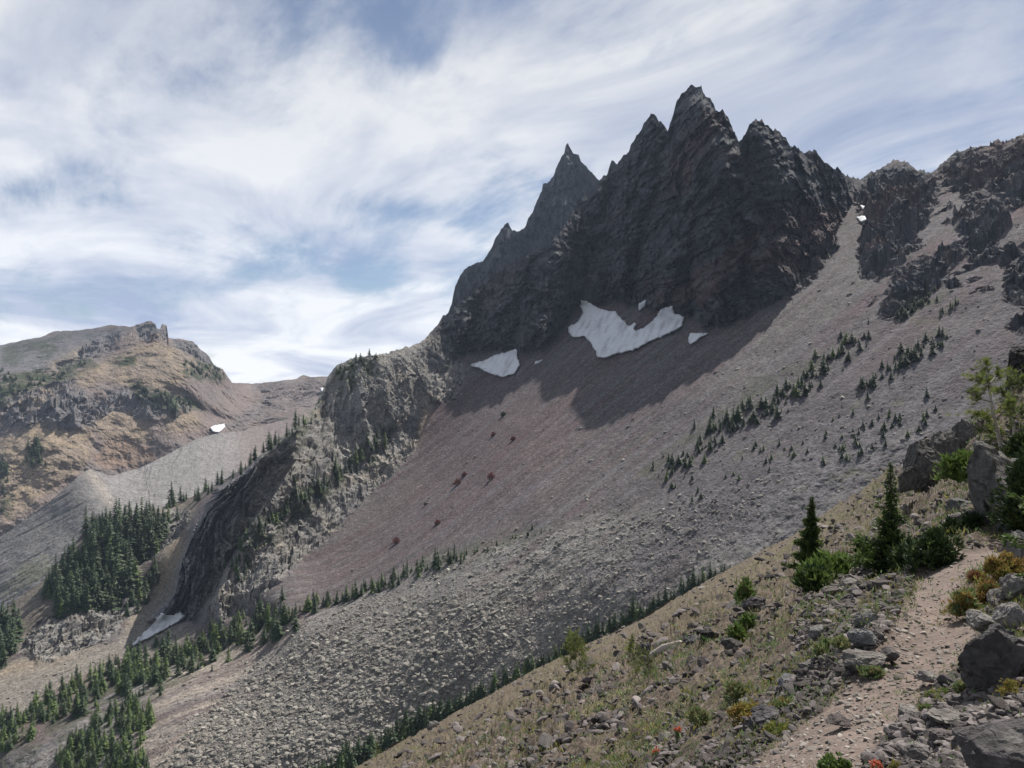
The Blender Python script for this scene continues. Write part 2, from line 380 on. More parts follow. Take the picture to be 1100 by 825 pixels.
Y = Y + (Yg - Y) * sst(m_gul, .1, .8)
# structural ribs and gullies of the massif
ribs = [([(702, 123), (692, 200), (655, 300)], 16, 16), ([(745, 95), (738, 190), (715, 330)], 20, 22), ([(760, 115), (800, 240), (838, 322)], 16, 14), ([(818, 130), (850, 210), (880, 262)], 16, 14),
        ([(646, 191), (600, 290), (580, 375)], 16, 20), ([(551, 282), (535, 330), (520, 372)], 10, 14), ([(502, 323), (490, 360), (478, 395)], 9, 12), ([(745, 180), (770, 270), (765, 345)], 11, 12)]
guls = [([(717, 141), (700, 220), (672, 325)], 7, 16), ([(794, 153), (800, 210), (805, 330)], 7, 14), ([(662, 190), (640, 260), (612, 360)], 7, 14), ([(720, 200), (745, 270), (742, 345)], 6, 12), ([(575, 275), (560, 330), (548, 380)], 7, 14), ([(525, 300), (508, 350), (497, 392)], 6, 10), ([(870, 165), (895, 215), (902, 240)], 6, 8)]
rel = np.zeros_like(U)
for p, wd, am in ribs: rel -= line(Uw, Vw, p, wd) * am
for p, wd, am in guls: rel += line(Uw, Vw, p, wd) * am
fade_top = sst(V - S3.top[None, :], 0, 22)
Y2 = Y + rel * m_mass * 1.1 * (.35 + .65 * fade_top)
# rock relief: vertical fluting + fractured noise (toward / away along the ray)
tilt = x * .25 + z * .97
r1 = ridged(x * .024 + z * .006, y * .007, z * .011, 6, .56) - .45
r2 = ridged(x * .07 + 9, y * .02, z * .05, 5, .6) - .45
ledge = np.abs(((tilt / 13 + fbm(x * .02, y * .02, z * .02 + 9, 3) * 1.6) % 1) - .5) * 2
amp_m = curve([(-260, 14), (430, 16), (500, 20), (900, 20), (930, 13), (1100, 14)], ucol)[None, :]
wx, wz = x + fbm(x * .03, z * .03, 1.0, 4) * 14, z + fbm(x * .03 + 7, z * .03, 5.0, 4) * 14
fc1 = facets(wx * .045, y * .016, wz * .028); fc2 = facets(wx * .11, y * .03, wz * .07, 5); fc3 = facets(wx * .28, y * .07, wz * .19, 9)
iso = sst(U + V * .5, 985, 1035)
r1 = r1 * (1 - iso) + iso * (ridged(x * .03, y * .02, z * .03, 5, .6) - .45); r2 = r2 * (1 - .7 * iso)
fc4 = facets(wx * .6, y * .15, wz * .5, 3)
fc1 = fc1 * (1 - iso) + iso * facets(x * .05, y * .05, z * .05, 2) * 1.3; fc2 = fc2 * (1 - iso) + iso * facets(x * .13, y * .13, z * .13, 6) * 1.5; ledge = ledge * (1 - iso)
strat = z * .9 - x * .30 * sst(U, 600, 800) + fbm(x * .012, y * .012, z * .012, 4) * 30; stp = np.abs(((strat / 11) % 1) - .5) * 2
m_roo = iso * m_ro * .85; m_lo = np.maximum(m_butt * (1 - sst(m_gul, .1, .6)), m_wcl); fcA = facets(x * .035, y * .035, z * .035, 12); fcB = facets(x * .09, y * .09, z * .09, 15)
DZ3 = (m_roo + m_lo * .36) * (fcA * 12 + fcB * 7 + fc3 * 3.0 + (ridged(x * .03 + 7, y * .03, z * .03, 5, .6) - .4) * 12) * (.2 + .8 * fade_top)
Y3 = Y2 - m_craggy * (1 - .93 * m_roo) * (1 - .5 * m_lo) * (fc4 * 1.0 + r1 * amp_m * .9 + r2 * amp_m * .35 + (fc1 * amp_m * .62 + fc2 * amp_m * .34 + fc3 * amp_m * .2) * (1 - .35 * m_butt) * (.6 + .8 * sst(fbm(x * .012 + 3, y * .012, z * .012, 3), -.25, .3)) + ledge * 1.6 + (sst(stp, .3, .6) * 3.0) * m_mass) * (.3 + .7 * fade_top)
# extra buttress crags: broad steps whose right sides take the sun
bx = ridged(x * .035 + 3 + z * .01, y * .009, z * .018 + 5, 5, .55) - .4
Y3 -= (m_butt * 14 + m_wcl * 7) * bx * (.3 + .7 * fade_top)
Y3 -= m_gul * (1 - m_butt) * (fc1 * 9 + fc2 * 6 + fc3 * 2.5)
# scree: long fall-line furrows, fine lumps
fl = np.array([KA, KB]) / math.hypot(KA, KB)
acr = x * fl[1] - y * fl[0]; alg = x * fl[0] + y * fl[1]
fur = fbm(acr * .045, alg * .006, 2.5, 4, .55)
m_scr = 1 - m_craggy
m_tal = poly(Uw, Vw, [(-40, 850), (130, 745), (200, 700), (290, 672), (370, 640), (440, 610), (560, 575), (700, 545), (860, 500), (1000, 440), (1010, 500), (880, 570), (700, 670), (500, 780), (300, 960), (100, 960)], 10)
m_side = poly(Uw, Vw, [(-300, 900), (-40, 760), (0, 715), (120, 690), (165, 640), (185, 560), (205, 545), (200, 600), (170, 670), (215, 668), (180, 705), (90, 745), (0, 800), (-100, 850)], 6)
Y3 += m_scr * (fur * 3.2 + fbm(x * .012, y * .012, z * .012, 3) * 7 + fbm(x * .12, y * .12, z * .12, 4, .6) * 1.0 * (1 + 1.2 * m_tal))
S3.finish(Y3, DZ3)
x, y, z = [S3.P[..., i] for i in range(3)]
# ---------- rock, scree and soil colours (mostly what the ground is made of; some light and shade mixed in)
C = np.empty(U.shape + (3,), np.float32); C[:] = (.140, .122, .126)
st = fbm(acr * .05 + 3, alg * .0045, .5, 5, .6); st2 = fbm(acr * .16 + 8, alg * .012, 1.5, 4, .6); big = fbm(x * .006, y * .006, z * .006 + 4, 3)
C = mixc(C, (.135, .088, .096), sst(st + big * .6, .02, .45) * .9)
C = mixc(C, (.165, .150, .146), sst(-st + st2 * .8, -.02, .4) * .9)
C = mixc(C, (.170, .148, .143), line(U, V, [(1000, 200), (880, 300), (700, 400), (520, 440), (440, 520), (330, 620), (250, 680)], 22) * (.35 + .5 * sst(st2, -.2, .4)))
C = mixc(C, (.165, .112, .115), poly(Uw, Vw, [(560, 410), (640, 440), (620, 500), (520, 560), (420, 600), (330, 640), (420, 560), (480, 480)], 30) * .55)
C *= (.74 * (1 + .28 * noise3(acr * .16, alg * .008, 3.0) + .22 * noise3(acr * .45, alg * .03, 6.0)))[..., None]
C = mixc(C, (.225, .212, .198), m_tal * (.75 + .25 * sst(big, -.2, .2)))
C = mixc(C, (.30, .255, .215), poly(Uw, Vw, [(130, 790), (165, 735), (215, 700), (290, 670), (330, 665), (280, 710), (240, 760), (215, 830), (150, 830)], 12) * .8)
C = mixc(C, (.215, .20, .18), poly(Uw, Vw, [(500, 640), (420, 700), (300, 800), (200, 900), (420, 900), (520, 760), (640, 690), (700, 640), (600, 610)], 25) * .6)
C = mixc(C, (.135, .13, .14), sst(noise3(acr * .10, alg * .006, 9.0) + .6 * noise3(acr * .3, alg * .02, 4.0), .1, .45) * .55)
C = mixc(C, (.105, .075, .078), sst(noise3(acr * .07 + 5, alg * .005, 2.0) + .6 * noise3(acr * .25, alg * .02, 8.0), .15, .5) * .6)
C = mixc(C, (.10, .092, .10), poly(Uw, Vw, [(700, 520), (860, 380), (1000, 300), (1400, 150), (1400, 520), (1000, 480), (800, 580), (640, 640)], 50) * .5)  # right scree darkened in its colour, standing in for the grazing sun
C = mixc(C, (.12, .115, .125), poly(Uw, Vw, [(760, 520), (1000, 420), (1010, 480), (900, 560), (760, 600), (640, 620)], 30) * .55)
C = mixc(C, (.225, .205, .175), m_side * .85)
C = mixc(C, (.30, .235, .165), m_side * line(U, V, [(195, 575), (175, 620), (140, 660), (60, 705), (0, 720)], 9) * .6)
C = mixc(C, (.17, .12, .115), poly(Uw, Vw, [(0, 790), (60, 740), (120, 710), (160, 700), (110, 745), (30, 800)], 9) * .6)
C = mixc(C, (.17, .15, .12), poly(Uw, Vw, [(-260, 860), (-100, 720), (0, 650), (60, 600), (110, 555), (220, 520), (200, 560), (160, 600), (150, 640), (60, 660), (20, 700), (-60, 760)], 6) * .8)
C = mixc(C, (.165, .168, .18), m_gul * .9)  # wall colour darkened and blued to deepen the gully's shade
C = mixc(C, (.27, .22, .165), line(U, V, [(448, 395), (452, 420), (455, 445), (440, 475)], 9) * .8)
ro = ridged(x * .05, y * .05, z * .05, 5)
rk = np.empty_like(C); rk[:] = (.225, .215, .20)
rk = mixc(rk, (.165, .162, .165), sst(fbm(x * .05, y * .02, z * .014, 5), -.0, .35) * .7)
rk = mixc(rk, (.285, .255, .215), sst(fbm(x * .035 + 31, y * .035, z * .03, 5), .08, .32) * .75)
C = C + (rk - C) * np.maximum(m_butt, np.maximum(m_wcl, m_rib2 * .9))[..., None]
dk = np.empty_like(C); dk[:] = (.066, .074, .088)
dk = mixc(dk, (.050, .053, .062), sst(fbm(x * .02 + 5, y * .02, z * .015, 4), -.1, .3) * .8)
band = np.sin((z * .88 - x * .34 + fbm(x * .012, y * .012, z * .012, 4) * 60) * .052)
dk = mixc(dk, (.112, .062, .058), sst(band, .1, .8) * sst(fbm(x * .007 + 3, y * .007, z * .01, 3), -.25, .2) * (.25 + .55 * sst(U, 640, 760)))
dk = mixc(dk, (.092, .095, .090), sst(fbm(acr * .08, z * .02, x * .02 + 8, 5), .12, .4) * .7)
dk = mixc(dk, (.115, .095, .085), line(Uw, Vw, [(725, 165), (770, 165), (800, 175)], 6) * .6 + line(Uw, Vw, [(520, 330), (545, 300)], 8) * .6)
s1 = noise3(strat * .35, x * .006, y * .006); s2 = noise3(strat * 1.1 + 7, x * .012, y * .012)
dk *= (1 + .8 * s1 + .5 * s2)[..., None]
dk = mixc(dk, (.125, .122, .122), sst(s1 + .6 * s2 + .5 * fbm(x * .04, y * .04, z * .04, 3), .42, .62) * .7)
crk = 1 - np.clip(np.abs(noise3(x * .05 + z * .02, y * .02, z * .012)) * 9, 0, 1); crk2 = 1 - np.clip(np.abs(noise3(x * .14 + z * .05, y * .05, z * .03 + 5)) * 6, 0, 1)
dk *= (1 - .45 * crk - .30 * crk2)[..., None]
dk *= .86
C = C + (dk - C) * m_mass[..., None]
dk2 = mixc(dk * 1.05, (.13, .11, .105), sst(fbm(x * .05, y * .05, z * .05, 4), 0, .3) * .6)
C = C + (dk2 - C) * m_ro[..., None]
# dwarf vegetation mats on buttress shoulders and among the outcrops
veg = np.zeros_like(U)
for pl, a in [([(360, 400), (375, 385), (408, 382), (405, 400), (380, 420), (360, 425)], 1), ([(250, 575), (300, 545), (360, 505), (400, 480), (410, 490), (360, 530), (310, 570), (255, 600)], .9),
              ([(300, 475), (345, 430), (352, 440), (310, 490)], .7), ([(960, 320), (1000, 300), (1020, 315), (980, 345)], .7), ([(820, 400), (870, 380), (880, 395), (830, 430), (750, 480), (700, 515), (690, 505), (760, 455)], .55),
              ([(0, 790), (80, 745), (150, 715), (215, 690), (290, 662), (300, 672), (230, 712), (150, 760), (60, 800), (0, 830)], .6), ([(440, 600), (560, 570), (600, 560), (600, 572), (470, 620)], .5),
              ([(60, 800), (110, 770), (160, 760), (150, 800), (120, 830), (60, 830)], .5)]:
    veg = np.maximum(veg, poly(Uw, Vw, pl, 6) * a)
C = mixc(C, (.055, .068, .032), np.clip(veg * sst(fbm(x * .08, y * .08, z * .08, 4), -.25, .2), 0, 1) * .85)
gv = sst(fbm(x * .03 + 50, y * .03, z * .03, 5, .6), .22, .42) * m_scr * poly(U, V, [(560, 600), (700, 480), (850, 350), (960, 300), (1400, 200), (1400, 520), (900, 580), (700, 640)], 30)
C = mixc(C, (.085, .090, .045), gv * .5)
C *= (1 + .45 * fbm(x * .25, y * .25, z * .25, 4, .65) + .35 * noise3(x * 1.1, y * 1.1, z * 1.1) + .3 * noise3(x * .6, y * .6, z * .6))[..., None]
PP, CC = S3.backed([(6, 3), (16, 14), (40, 50), (90, 130), (180, 300)], C)
main = structure(link('mountain', new_mesh('mountain', PP.reshape(-1, 3), grid_faces(*PP.shape[:2]), M['far'], CC.reshape(-1, 3), False)))

# ================================================================== 2. SPIRE RIDGE behind the massif
TOP4 = [(440, 420), (470, 365), (485, 327), (489, 307), (496, 293), (502, 287), (509, 284), (518, 281), (526, 270), (533, 255), (539, 245), (544, 240), (546, 239), (550, 247), (555, 249), (564, 245), (568, 233), (572, 228), (578, 214), (582, 205), (583, 198),
        (588, 197), (594, 191), (598, 180), (603, 168), (606, 165), (608, 156), (610, 153), (613, 160), (616, 165), (621, 166), (624, 173), (628, 177), (634, 184), (639, 188), (645, 197), (655, 210), (700, 240), (760, 300)]
us = cols(440, 480, 660, 760, 1.0, 4.0)
top = curve(TOP4, us) + (fbm(us * .16, us * 0, 7.3, 4, .7) * 1.7) + .4 - 1.6 * np.clip(1 - np.abs(noise3(us * .22, us * 0, 8.8)) * 2.6, 0, 1) ** 2
S4 = Surf(us, top, np.full(len(us), 440.0), 200)
U, V = S4.U, S4.V
Yq = 1500 + (us[None, :] - 560) * -.2 + (V - 412) * -.6
x, y, z = (U - CU) / F * Yq, Yq, (CV - V) / F * Yq
ft = sst(V - top[None, :], 0, 20)
for p, am in [([(610, 155), (600, 250), (590, 330)], 22), ([(546, 240), (535, 300), (520, 350)], 16), ([(502, 287), (495, 350)], 12)]: Yq = Yq - line(U, V, p, 12) * am * ft
Yq = Yq + line(U, V, [(560, 248), (555, 330)], 7) * 18 * ft + line(U, V, [(630, 180), (625, 260), (600, 330)], 8) * 14 * ft
Yq = Yq - ((ridged(x * .025, y * .015, z * .009, 6, .58) - .45) * 36 + facets(x * .07, y * .03, z * .035) * 13 + facets(x * .2, y * .06, z * .12, 4) * 5) * (.3 + .7 * ft)
S4.finish(Yq)
C = np.empty(U.shape + (3,), np.float32); C[:] = (.085, .09, .10)
C = mixc(C, (.06, .064, .075), sst(fbm(x * .03, y * .03, z * .012, 4), -.1, .3) * .8)
C *= (1 + .5 * fbm(x * .2, y * .2, z * .1, 4, .65))[..., None] * (1 - .5 * (1 - np.clip(np.abs(noise3(x * .06, y * .02, z * .01)) * 7, 0, 1)))[..., None]
PP, CC = S4.backed([(5, 6), (14, 30), (30, 80), (60, 200)], C)
structure(link('mountain_spire', new_mesh('mountain_spire', PP.reshape(-1, 3), grid_faces(*PP.shape[:2]), M['far'], CC.reshape(-1, 3), False)))

# ================================================================== 3. FAR LEFT MOUNTAIN
TOP1 = [(-260, 402), (-100, 385), (0, 371), (22, 366), (44, 362), (57, 356), (81, 355), (105, 352), (118, 349), (140, 351), (153, 347), (161, 345), (166, 348), (169, 353), (172, 353), (174, 349), (179, 349.5), (181, 363), (192, 364), (207, 367),
        (214, 374), (225, 383), (231, 393), (239, 396), (249, 411), (269, 412), (285, 411), (303, 409), (318, 407), (326, 403), (334, 405), (351, 404), (400, 410), (470, 430)]
us = cols(-260, -10, 370, 470, 1.0, 5.0)
top = curve(TOP1, us) + fbm(us * .14, us * 0, 5.3, 4, .7) * 1.3
bot = curve([(-260, 800), (0, 640), (90, 580), (240, 540), (350, 500), (470, 480)], us)
S1 = Surf(us, top, bot, 260)
U, V = S1.U, S1.V
fit1 = tps_fit([(0, 371, 2050), (160, 347, 1950), (-260, 402, 2000), (240, 397, 2000), (270, 412, 2200), (350, 404, 2200), (460, 430, 2100), (120, 380, 1820), (60, 395, 1750), (200, 400, 1800), (130, 415, 1690), (0, 410, 1660), (40, 420, 1600),
                (100, 462, 1540), (0, 470, 1470), (-100, 500, 1400), (180, 470, 1600), (240, 470, 1750), (300, 440, 1950), (60, 520, 1400), (0, 560, 1330), (150, 500, 1560), (250, 510, 1650), (-260, 780, 1150), (350, 470, 1850), (0, 640, 1250)])
Yq = 1 / tps_eval(fit1, U, V)
x, y, z = (U - CU) / F * Yq, Yq, (CV - V) / F * Yq
wob = fbm(x * .012, y * .012, z * .012, 4) * 12; wob2 = fbm(x * .02 + 40, y * .02, z * .02, 4) * 9
Uw, Vw = U + wob, V + wob2
cl = np.zeros_like(U)
CL = [([(0, 455), (0, 428), (35, 418), (68, 408), (80, 412), (100, 425), (140, 420), (165, 425), (190, 430), (205, 440), (185, 445), (165, 450), (120, 440), (108, 450), (100, 462), (60, 458), (30, 455)], 1),
      ([(140, 352), (160, 345), (181, 348), (182, 364), (160, 364), (148, 362)], 1), ([(182, 364), (212, 367), (236, 395), (225, 392), (205, 380), (185, 374)], .9), ([(60, 395), (90, 372), (115, 358), (135, 358), (120, 375), (90, 392), (60, 405)], .6),
      ([(95, 492), (115, 470), (160, 480), (170, 492), (140, 505), (110, 503)], .15), ([(270, 412), (340, 404), (360, 420), (320, 435), (280, 450), (250, 470), (240, 462), (280, 430)], .3)]
for pl, a in CL: cl = np.maximum(cl, poly(Uw, Vw, pl, 4) * a)
ft = sst(V - top[None, :], 0, 14)
DZ1 = .5 * cl * ((ridged(x * .016, y * .016, z * .016, 6, .6) - .42) * 28 + facets(x * .02, y * .02, z * .02) * 24 + facets(x * .055, y * .055, z * .055, 4) * 11) * (.2 + .8 * ft)
Yq = Yq - cl * ((ridged(x * .022, y * .012, z * .010, 6, .58) - .45) * 38 + poly(Uw, Vw, CL[0][0], 6) * 12) * (.3 + .7 * ft) + (1 - cl) * (fbm(x * .008, y * .008, z * .008, 4) * 30 + fbm(x * .04, y * .04, z * .04, 4, .6) * 9) * ft
for p, am, wd in [([(180, 420), (215, 440), (240, 455)], 25, 8), ([(300, 412), (270, 440), (235, 468)], -22, 10), ([(330, 410), (300, 450), (250, 485)], 18, 8)]: Yq = Yq + line(U, V, p, wd) * am
S1.finish(Yq, DZ1)
x, y, z = [S1.P[..., i] for i in range(3)]
C = np.empty(U.shape + (3,), np.float32); C[:] = (.205, .165, .150)
n1 = fbm(x * .01, y * .01, z * .01, 5, .6); n2 = fbm(x * .03 + 9, y * .03, z * .05, 5, .6)
C = mixc(C, (.17, .155, .155), sst(n1, -.1, .3) * .7)
C = mixc(C, (.15, .15, .16), poly(Uw, Vw, [(-260, 400), (0, 365), (80, 352), (140, 350), (110, 375), (60, 395), (0, 405), (-260, 460)], 6) * .9)
tan = np.zeros_like(U)
for pl, a in [([(78, 400), (110, 388), (140, 375), (165, 365), (205, 385), (200, 415), (150, 420), (120, 410), (90, 415)], .85), ([(20, 425), (60, 405), (75, 412), (60, 435), (25, 440), (0, 440)], .9),
              ([(105, 440), (130, 440), (160, 452), (160, 475), (130, 480), (110, 470), (100, 460)], .75), ([(0, 470), (40, 455), (100, 465), (95, 500), (50, 530), (0, 565)], .85), ([(180, 440), (205, 438), (215, 455), (195, 470), (180, 460)], .8),
              ([(50, 390), (90, 372), (85, 385), (60, 400)], .8), ([(110, 475), (140, 468), (165, 482), (150, 500), (100, 500)], .6)]: tan = np.maximum(tan, poly(Uw, Vw, pl, 7) * a)
C = mixc(C, (.31, .245, .165), tan * (.55 + .45 * sst(n2, -.2, .3)))
C = mixc(C, (.30, .19, .13), poly(Uw, Vw, CL[4][0], 5) * .5 + poly(Uw, Vw, CL[1][0], 3) * .5)
C = mixc(C, (.145, .14, .145), np.clip(cl * 1.1, 0, 1) * (1 - .7 * sst(n2 + tan * .3, .05, .4)))
vg = np.zeros_like(U)
for pl, a in [([(-260, 460), (0, 405), (40, 398), (75, 402), (60, 412), (20, 420), (0, 440), (-260, 500)], 1), ([(0, 372), (30, 366), (80, 355), (60, 366), (10, 392), (0, 392)], .55), ([(140, 412), (165, 418), (195, 428), (200, 440), (170, 442), (150, 430)], 1),
              ([(190, 385), (225, 388), (245, 408), (215, 408), (195, 402)], .9), ([(120, 385), (145, 380), (150, 392), (125, 395)], .9), ([(160, 418), (185, 420), (215, 432), (215, 440), (185, 437)], .8),
              ([(60, 395), (100, 382), (105, 392), (70, 408)], .7), ([(0, 490), (14, 495), (10, 515), (0, 520)], .8), ([(0, 540), (14, 535), (5, 560)], .7), ([(28, 475), (45, 470), (50, 495), (35, 505)], .6), ([(40, 372), (58, 362), (60, 378), (45, 388)], .7), ([(296, 450), (306, 448), (306, 458), (298, 458)], .5)]: vg = np.maximum(vg, poly(Uw, Vw, pl, 4) * a)
C = mixc(C, (.050, .062, .030), np.clip(vg * 1.2 * sst(n2 + .35 * noise3(x * .1, y * .1, z * .1), -.35, .05), 0, 1))
C *= (1 + .28 * fbm(x * .09, y * .09, z * .09, 4, .65))[..., None]
PP, CC = S1.backed([(20, 8), (60, 50), (150, 160), (400, 500)], C)
structure(link('mountain_ridge', new_mesh('mountain_ridge', PP.reshape(-1, 3), grid_faces(*PP.shape[:2]), M['vfar'], CC.reshape(-1, 3), False)))

# ------------------------------------------------------------------ 3b. moraine in the side valley
TOP2 = [(-260, 760), (-100, 645), (0, 577), (30, 556), (60, 533), (85, 511), (95, 504), (104, 506), (120, 511), (150, 503), (180, 488), (212, 471), (235, 465), (262, 463), (300, 452), (400, 440)]
us = cols(-260, -10, 330, 400, 1.0, 5.0)
top = curve(TOP2, us) + fbm(us * .1, us * 0, 15.3, 4, .7) * 1.0
bot = curve([(-260, 900), (0, 740), (60, 680), (120, 620), (240, 580), (330, 520), (400, 500)], us)
S2 = Surf(us, top, bot, 160)
U, V = S2.U, S2.V
fit2 = tps_fit([(95, 504, 1150), (120, 511, 1190), (150, 503, 1270), (212, 471, 1440), (262, 463, 1600), (400, 440, 1700), (0, 577, 1060), (-260, 760, 900), (104, 530, 1090), (120, 560, 1020), (170, 530, 1160), (230, 505, 1300), (300, 490, 1450), (60, 560, 1050), (20, 610, 980), (70, 620, 940), (0, 680, 900)])
Yq = 1 / tps_eval(fit2, U, V)
x, y, z = (U - CU) / F * Yq, Yq, (CV - V) / F * Yq
face = poly(U, V, [(96, 506), (120, 512), (212, 472), (262, 463), (300, 460), (300, 520), (140, 560), (115, 540)], 5)
stri = fbm(U * .16 + V * .05 + fbm(U * .05, V * .05, 2.0, 3) * 2.5, V * .03, 3.0, 4, .65)
left = 1 - sst(U + .55 * (V - 505), 92, 122)
stl = fbm((U * .55 + V) * .15, (U - V) * .01, 6.0, 4, .6)
Yq = Yq + face * stri * (4 + 6 * sst(fbm(U * .03, V * .03, 1.0, 3), -.2, .3)) + left * stl * 5 + fbm(x * .05, y * .05, z * .05, 4) * 3
S2.finish(Yq)
C = np.empty(U.shape + (3,), np.float32); C[:] = (.175, .168, .165)
C = mixc(C, (.235, .225, .22), face * .8); C *= (1 + .25 * face * stri + .3 * left * stl)[..., None]  # sunlit face of the moraine brightened in its colour
C = mixc(C, (.13, .135, .12), left * sst(stl + .5 * fbm(x * .05, y * .05, z * .05, 3), .12, .4) * .6)
C = mixc(C, (.32, .28, .24), line(U, V, [(97, 508), (108, 522), (118, 540)], 6) * .6)  # sunlight on the curved tip, put into the colour
C = mixc(C, (.25, .24, .23), poly(U + stl * 8, V, [(0, 620), (50, 595), (70, 575), (90, 580), (30, 640), (0, 660)], 6) * .6)
C = mixc(C, (.13, .135, .08), poly(U + stl * 20, V + stl * 20, [(0, 625), (25, 610), (60, 600), (40, 625), (0, 645)], 4) * .6)
C = mixc(C, (.2, .165, .155), sst(U, 235, 275) * .8)
C *= (1 + .25 * fbm(x * .1, y * .1, z * .1, 4, .65))[..., None]
PP, CC = S2.backed([(12, 8), (40, 36), (100, 110)], C)
structure(link('moraine', new_mesh('moraine', PP.reshape(-1, 3), grid_faces(*PP.shape[:2]), M['vfar'], CC.reshape(-1, 3), False)))

# ================================================================== 4. NEAR HILLSIDE AND TRAIL
us = cols(-260, 290, 1110, 1500, 1.3, 7.0)
top = curve(NEARTOP + [(1600, 60)], us) + fbm(us * .03, us * 0, 1.3, 5, .6) * 6 * (1 - sst(us, 980, 1040))
S0 = Surf(us, top, np.full(len(us), 1400.0), 620, 1.55)
U, V = S0.U, S0.V
ctrl = [(u, v, 1355.0 / ((v - CV) + .557 * (u - CU) - 313)) for (u, v) in [(300, 1000), (450, 880), (550, 825), (550, 780), (600, 740), (700, 720), (700, 825), (620, 800), (760, 680), (500, 1000), (300, 1200), (0, 1300), (800, 700), (850, 640), (900, 620)]]
ctrl += [(370, 832, 140), (500, 761, 150), (620, 698, 150), (760, 625, 140), (830, 588, 110), (880, 558, 95), (920, 530, 70), (960, 503, 44), (1000, 480, 28), (1040, 462, 20), (1100, 405, 19), (1200, 330, 18), (-260, 1185, 120), (100, 985, 130),
         (840, 825, 3.9), (800, 900, 3.0), (880, 785, 4.4), (930, 740, 4.9), (985, 690, 5.7), (1000, 650, 6.6), (1020, 612, 7.8), (1090, 588, 8.6), (960, 650, 6.6), (900, 690, 6.2), (1060, 650, 6.2), (1100, 650, 5.6),
         (1100, 825, 2.9), (1100, 740, 3.9), (1000, 825, 3.3), (1000, 760, 4.2), (1100, 570, 9.4), (1040, 568, 9.8), (1000, 580, 10.5), (950, 615, 10.5), (1000, 530, 17), (1100, 500, 12.5), (1060, 480, 16), (900, 590, 24), (940, 560, 27), (970, 540, 21), (840, 600, 60), (700, 665, 100),
         (1000, 1200, 1.75), (700, 1200, 2.3), (1300, 1000, 1.9), (1300, 600, 6), (1500, 500, 6), (1500, 1300, 1.4)]
inv = np.clip(np.maximum.accumulate(tps_eval(tps_fit(ctrl), U, V), 0), 1 / 160., 1.0)
Yq = 1 / inv
x, y, z = (U - CU) / F * Yq, Yq, (CV - V) / F * Yq
TRAIL_L = [(800, 850), (835, 805), (868, 778), (905, 745), (935, 712), (955, 690), (968, 670), (985, 640), (1000, 615), (1030, 592), (1065, 583), (1105, 578)]
TRAIL_R = [(905, 850), (925, 810), (955, 775), (1000, 735), (1040, 700), (1052, 682), (1045, 665), (1030, 650), (1022, 640), (1035, 618), (1060, 605), (1105, 592)]
tpts = TRAIL_L + [(1200, 560), (1200, 578)] + TRAIL_R[::-1] + [(880, 900), (820, 1000), (640, 1400), (300, 1400), (640, 1050), (760, 900)]
wv = fbm(x * 1.5, y * 1.5, 3.3, 4) * 16
m_tr = poly(U + wv * .5, V + wv * .3, [(p[0] + (-9 if i < len(TRAIL_L) else 7), p[1]) for i, p in enumerate(tpts)], 8)
sc = np.clip(y / 8, .6, 6)
dz = fbm(x * .12, y * .12, 1.0, 3) * .75 * np.clip((y - 8) / 20, 0, 1)
dz += fbm(x * .9, y * .9, 2.0, 5, .55) * .20 * np.clip(y / 8, .4, 3) * (1 - .85 * m_tr)
dz += (ridged(x * 2.2, y * 2.2, 4.0, 4) - .4) * .10 * np.clip(y / 8, .6, 2.5) * (1 - .92 * m_tr)
dz += fbm(x * 14, y * 14, 8.0, 3, .6) * .012 * np.clip(y / 5, .8, 3) * (1 - .6 * m_tr)
dz -= m_tr * .03
S0.finish(Yq, dz); TR0 = m_tr
x, y, z = [S0.P[..., i] for i in range(3)]
C = np.empty(U.shape + (3,), np.float32); C[:] = (.130, .102, .080)
n1 = fbm(x * .35, y * .35, 1.1, 5, .6); n2 = fbm(x * 1.4, y * 1.4, 5.1, 5, .6); n3 = fbm(x * .07, y * .07, 7.0, 4, .6)
fare = sst(y, 14, 45)
C = mixc(C, (.132, .107, .078), fare * .9)
C = mixc(C, (.125, .115, .055), sst(n3 + n2 * .5, -.05, .4) * fare * .6)
C = mixc(C, (.14, .145, .055), sst(n1 + n2 * .4, .12, .45) * .55 * (1 - m_tr))
C = mixc(C, (.135, .125, .125), sst(-n1 + n2 * .5, .15, .5) * .75 * (1 - fare * .6))
C = mixc(C, (.13, .115, .11), poly(U + wv, V + wv, [(900, 760), (1000, 700), (1050, 700), (1110, 690), (1110, 850), (900, 850)], 10) * .6 * (1 - m_tr))
C = mixc(C, (.188, .147, .126), m_tr)
C = mixc(C, (.20, .165, .145), m_tr * sst(n2 + .3 * n1, .1, .5) * .7)
C *= (1 + .32 * fbm(x * 6, y * 6, 4.4, 4, .65) + .5 * fbm(x * 1.5, y * 1.5, 6.4, 4, .7) * fare)[..., None]
PP, CC = S0.backed([(4, 1), (12, 6), (30, 22), (60, 60)], C)
fc = grid_faces(*PP.shape[:2]); nb = 4
mt = np.concatenate([np.repeat(m_tr[:1] * 0, nb, 0), m_tr], 0).ravel()
isp = mt[fc].mean(1) > .5
def sub(name, mask, mat):
    f = fc[mask]; ids, invx = np.unique(f, return_inverse=True)
    return structure(link(name, new_mesh(name, PP.reshape(-1, 3)[ids], invx.reshape(-1, 4), mat, CC.reshape(-1, 3)[ids], True)))
sub('hillside', ~isp, M['near']); sub('path', isp, M['path'])
M_TR = m_tr
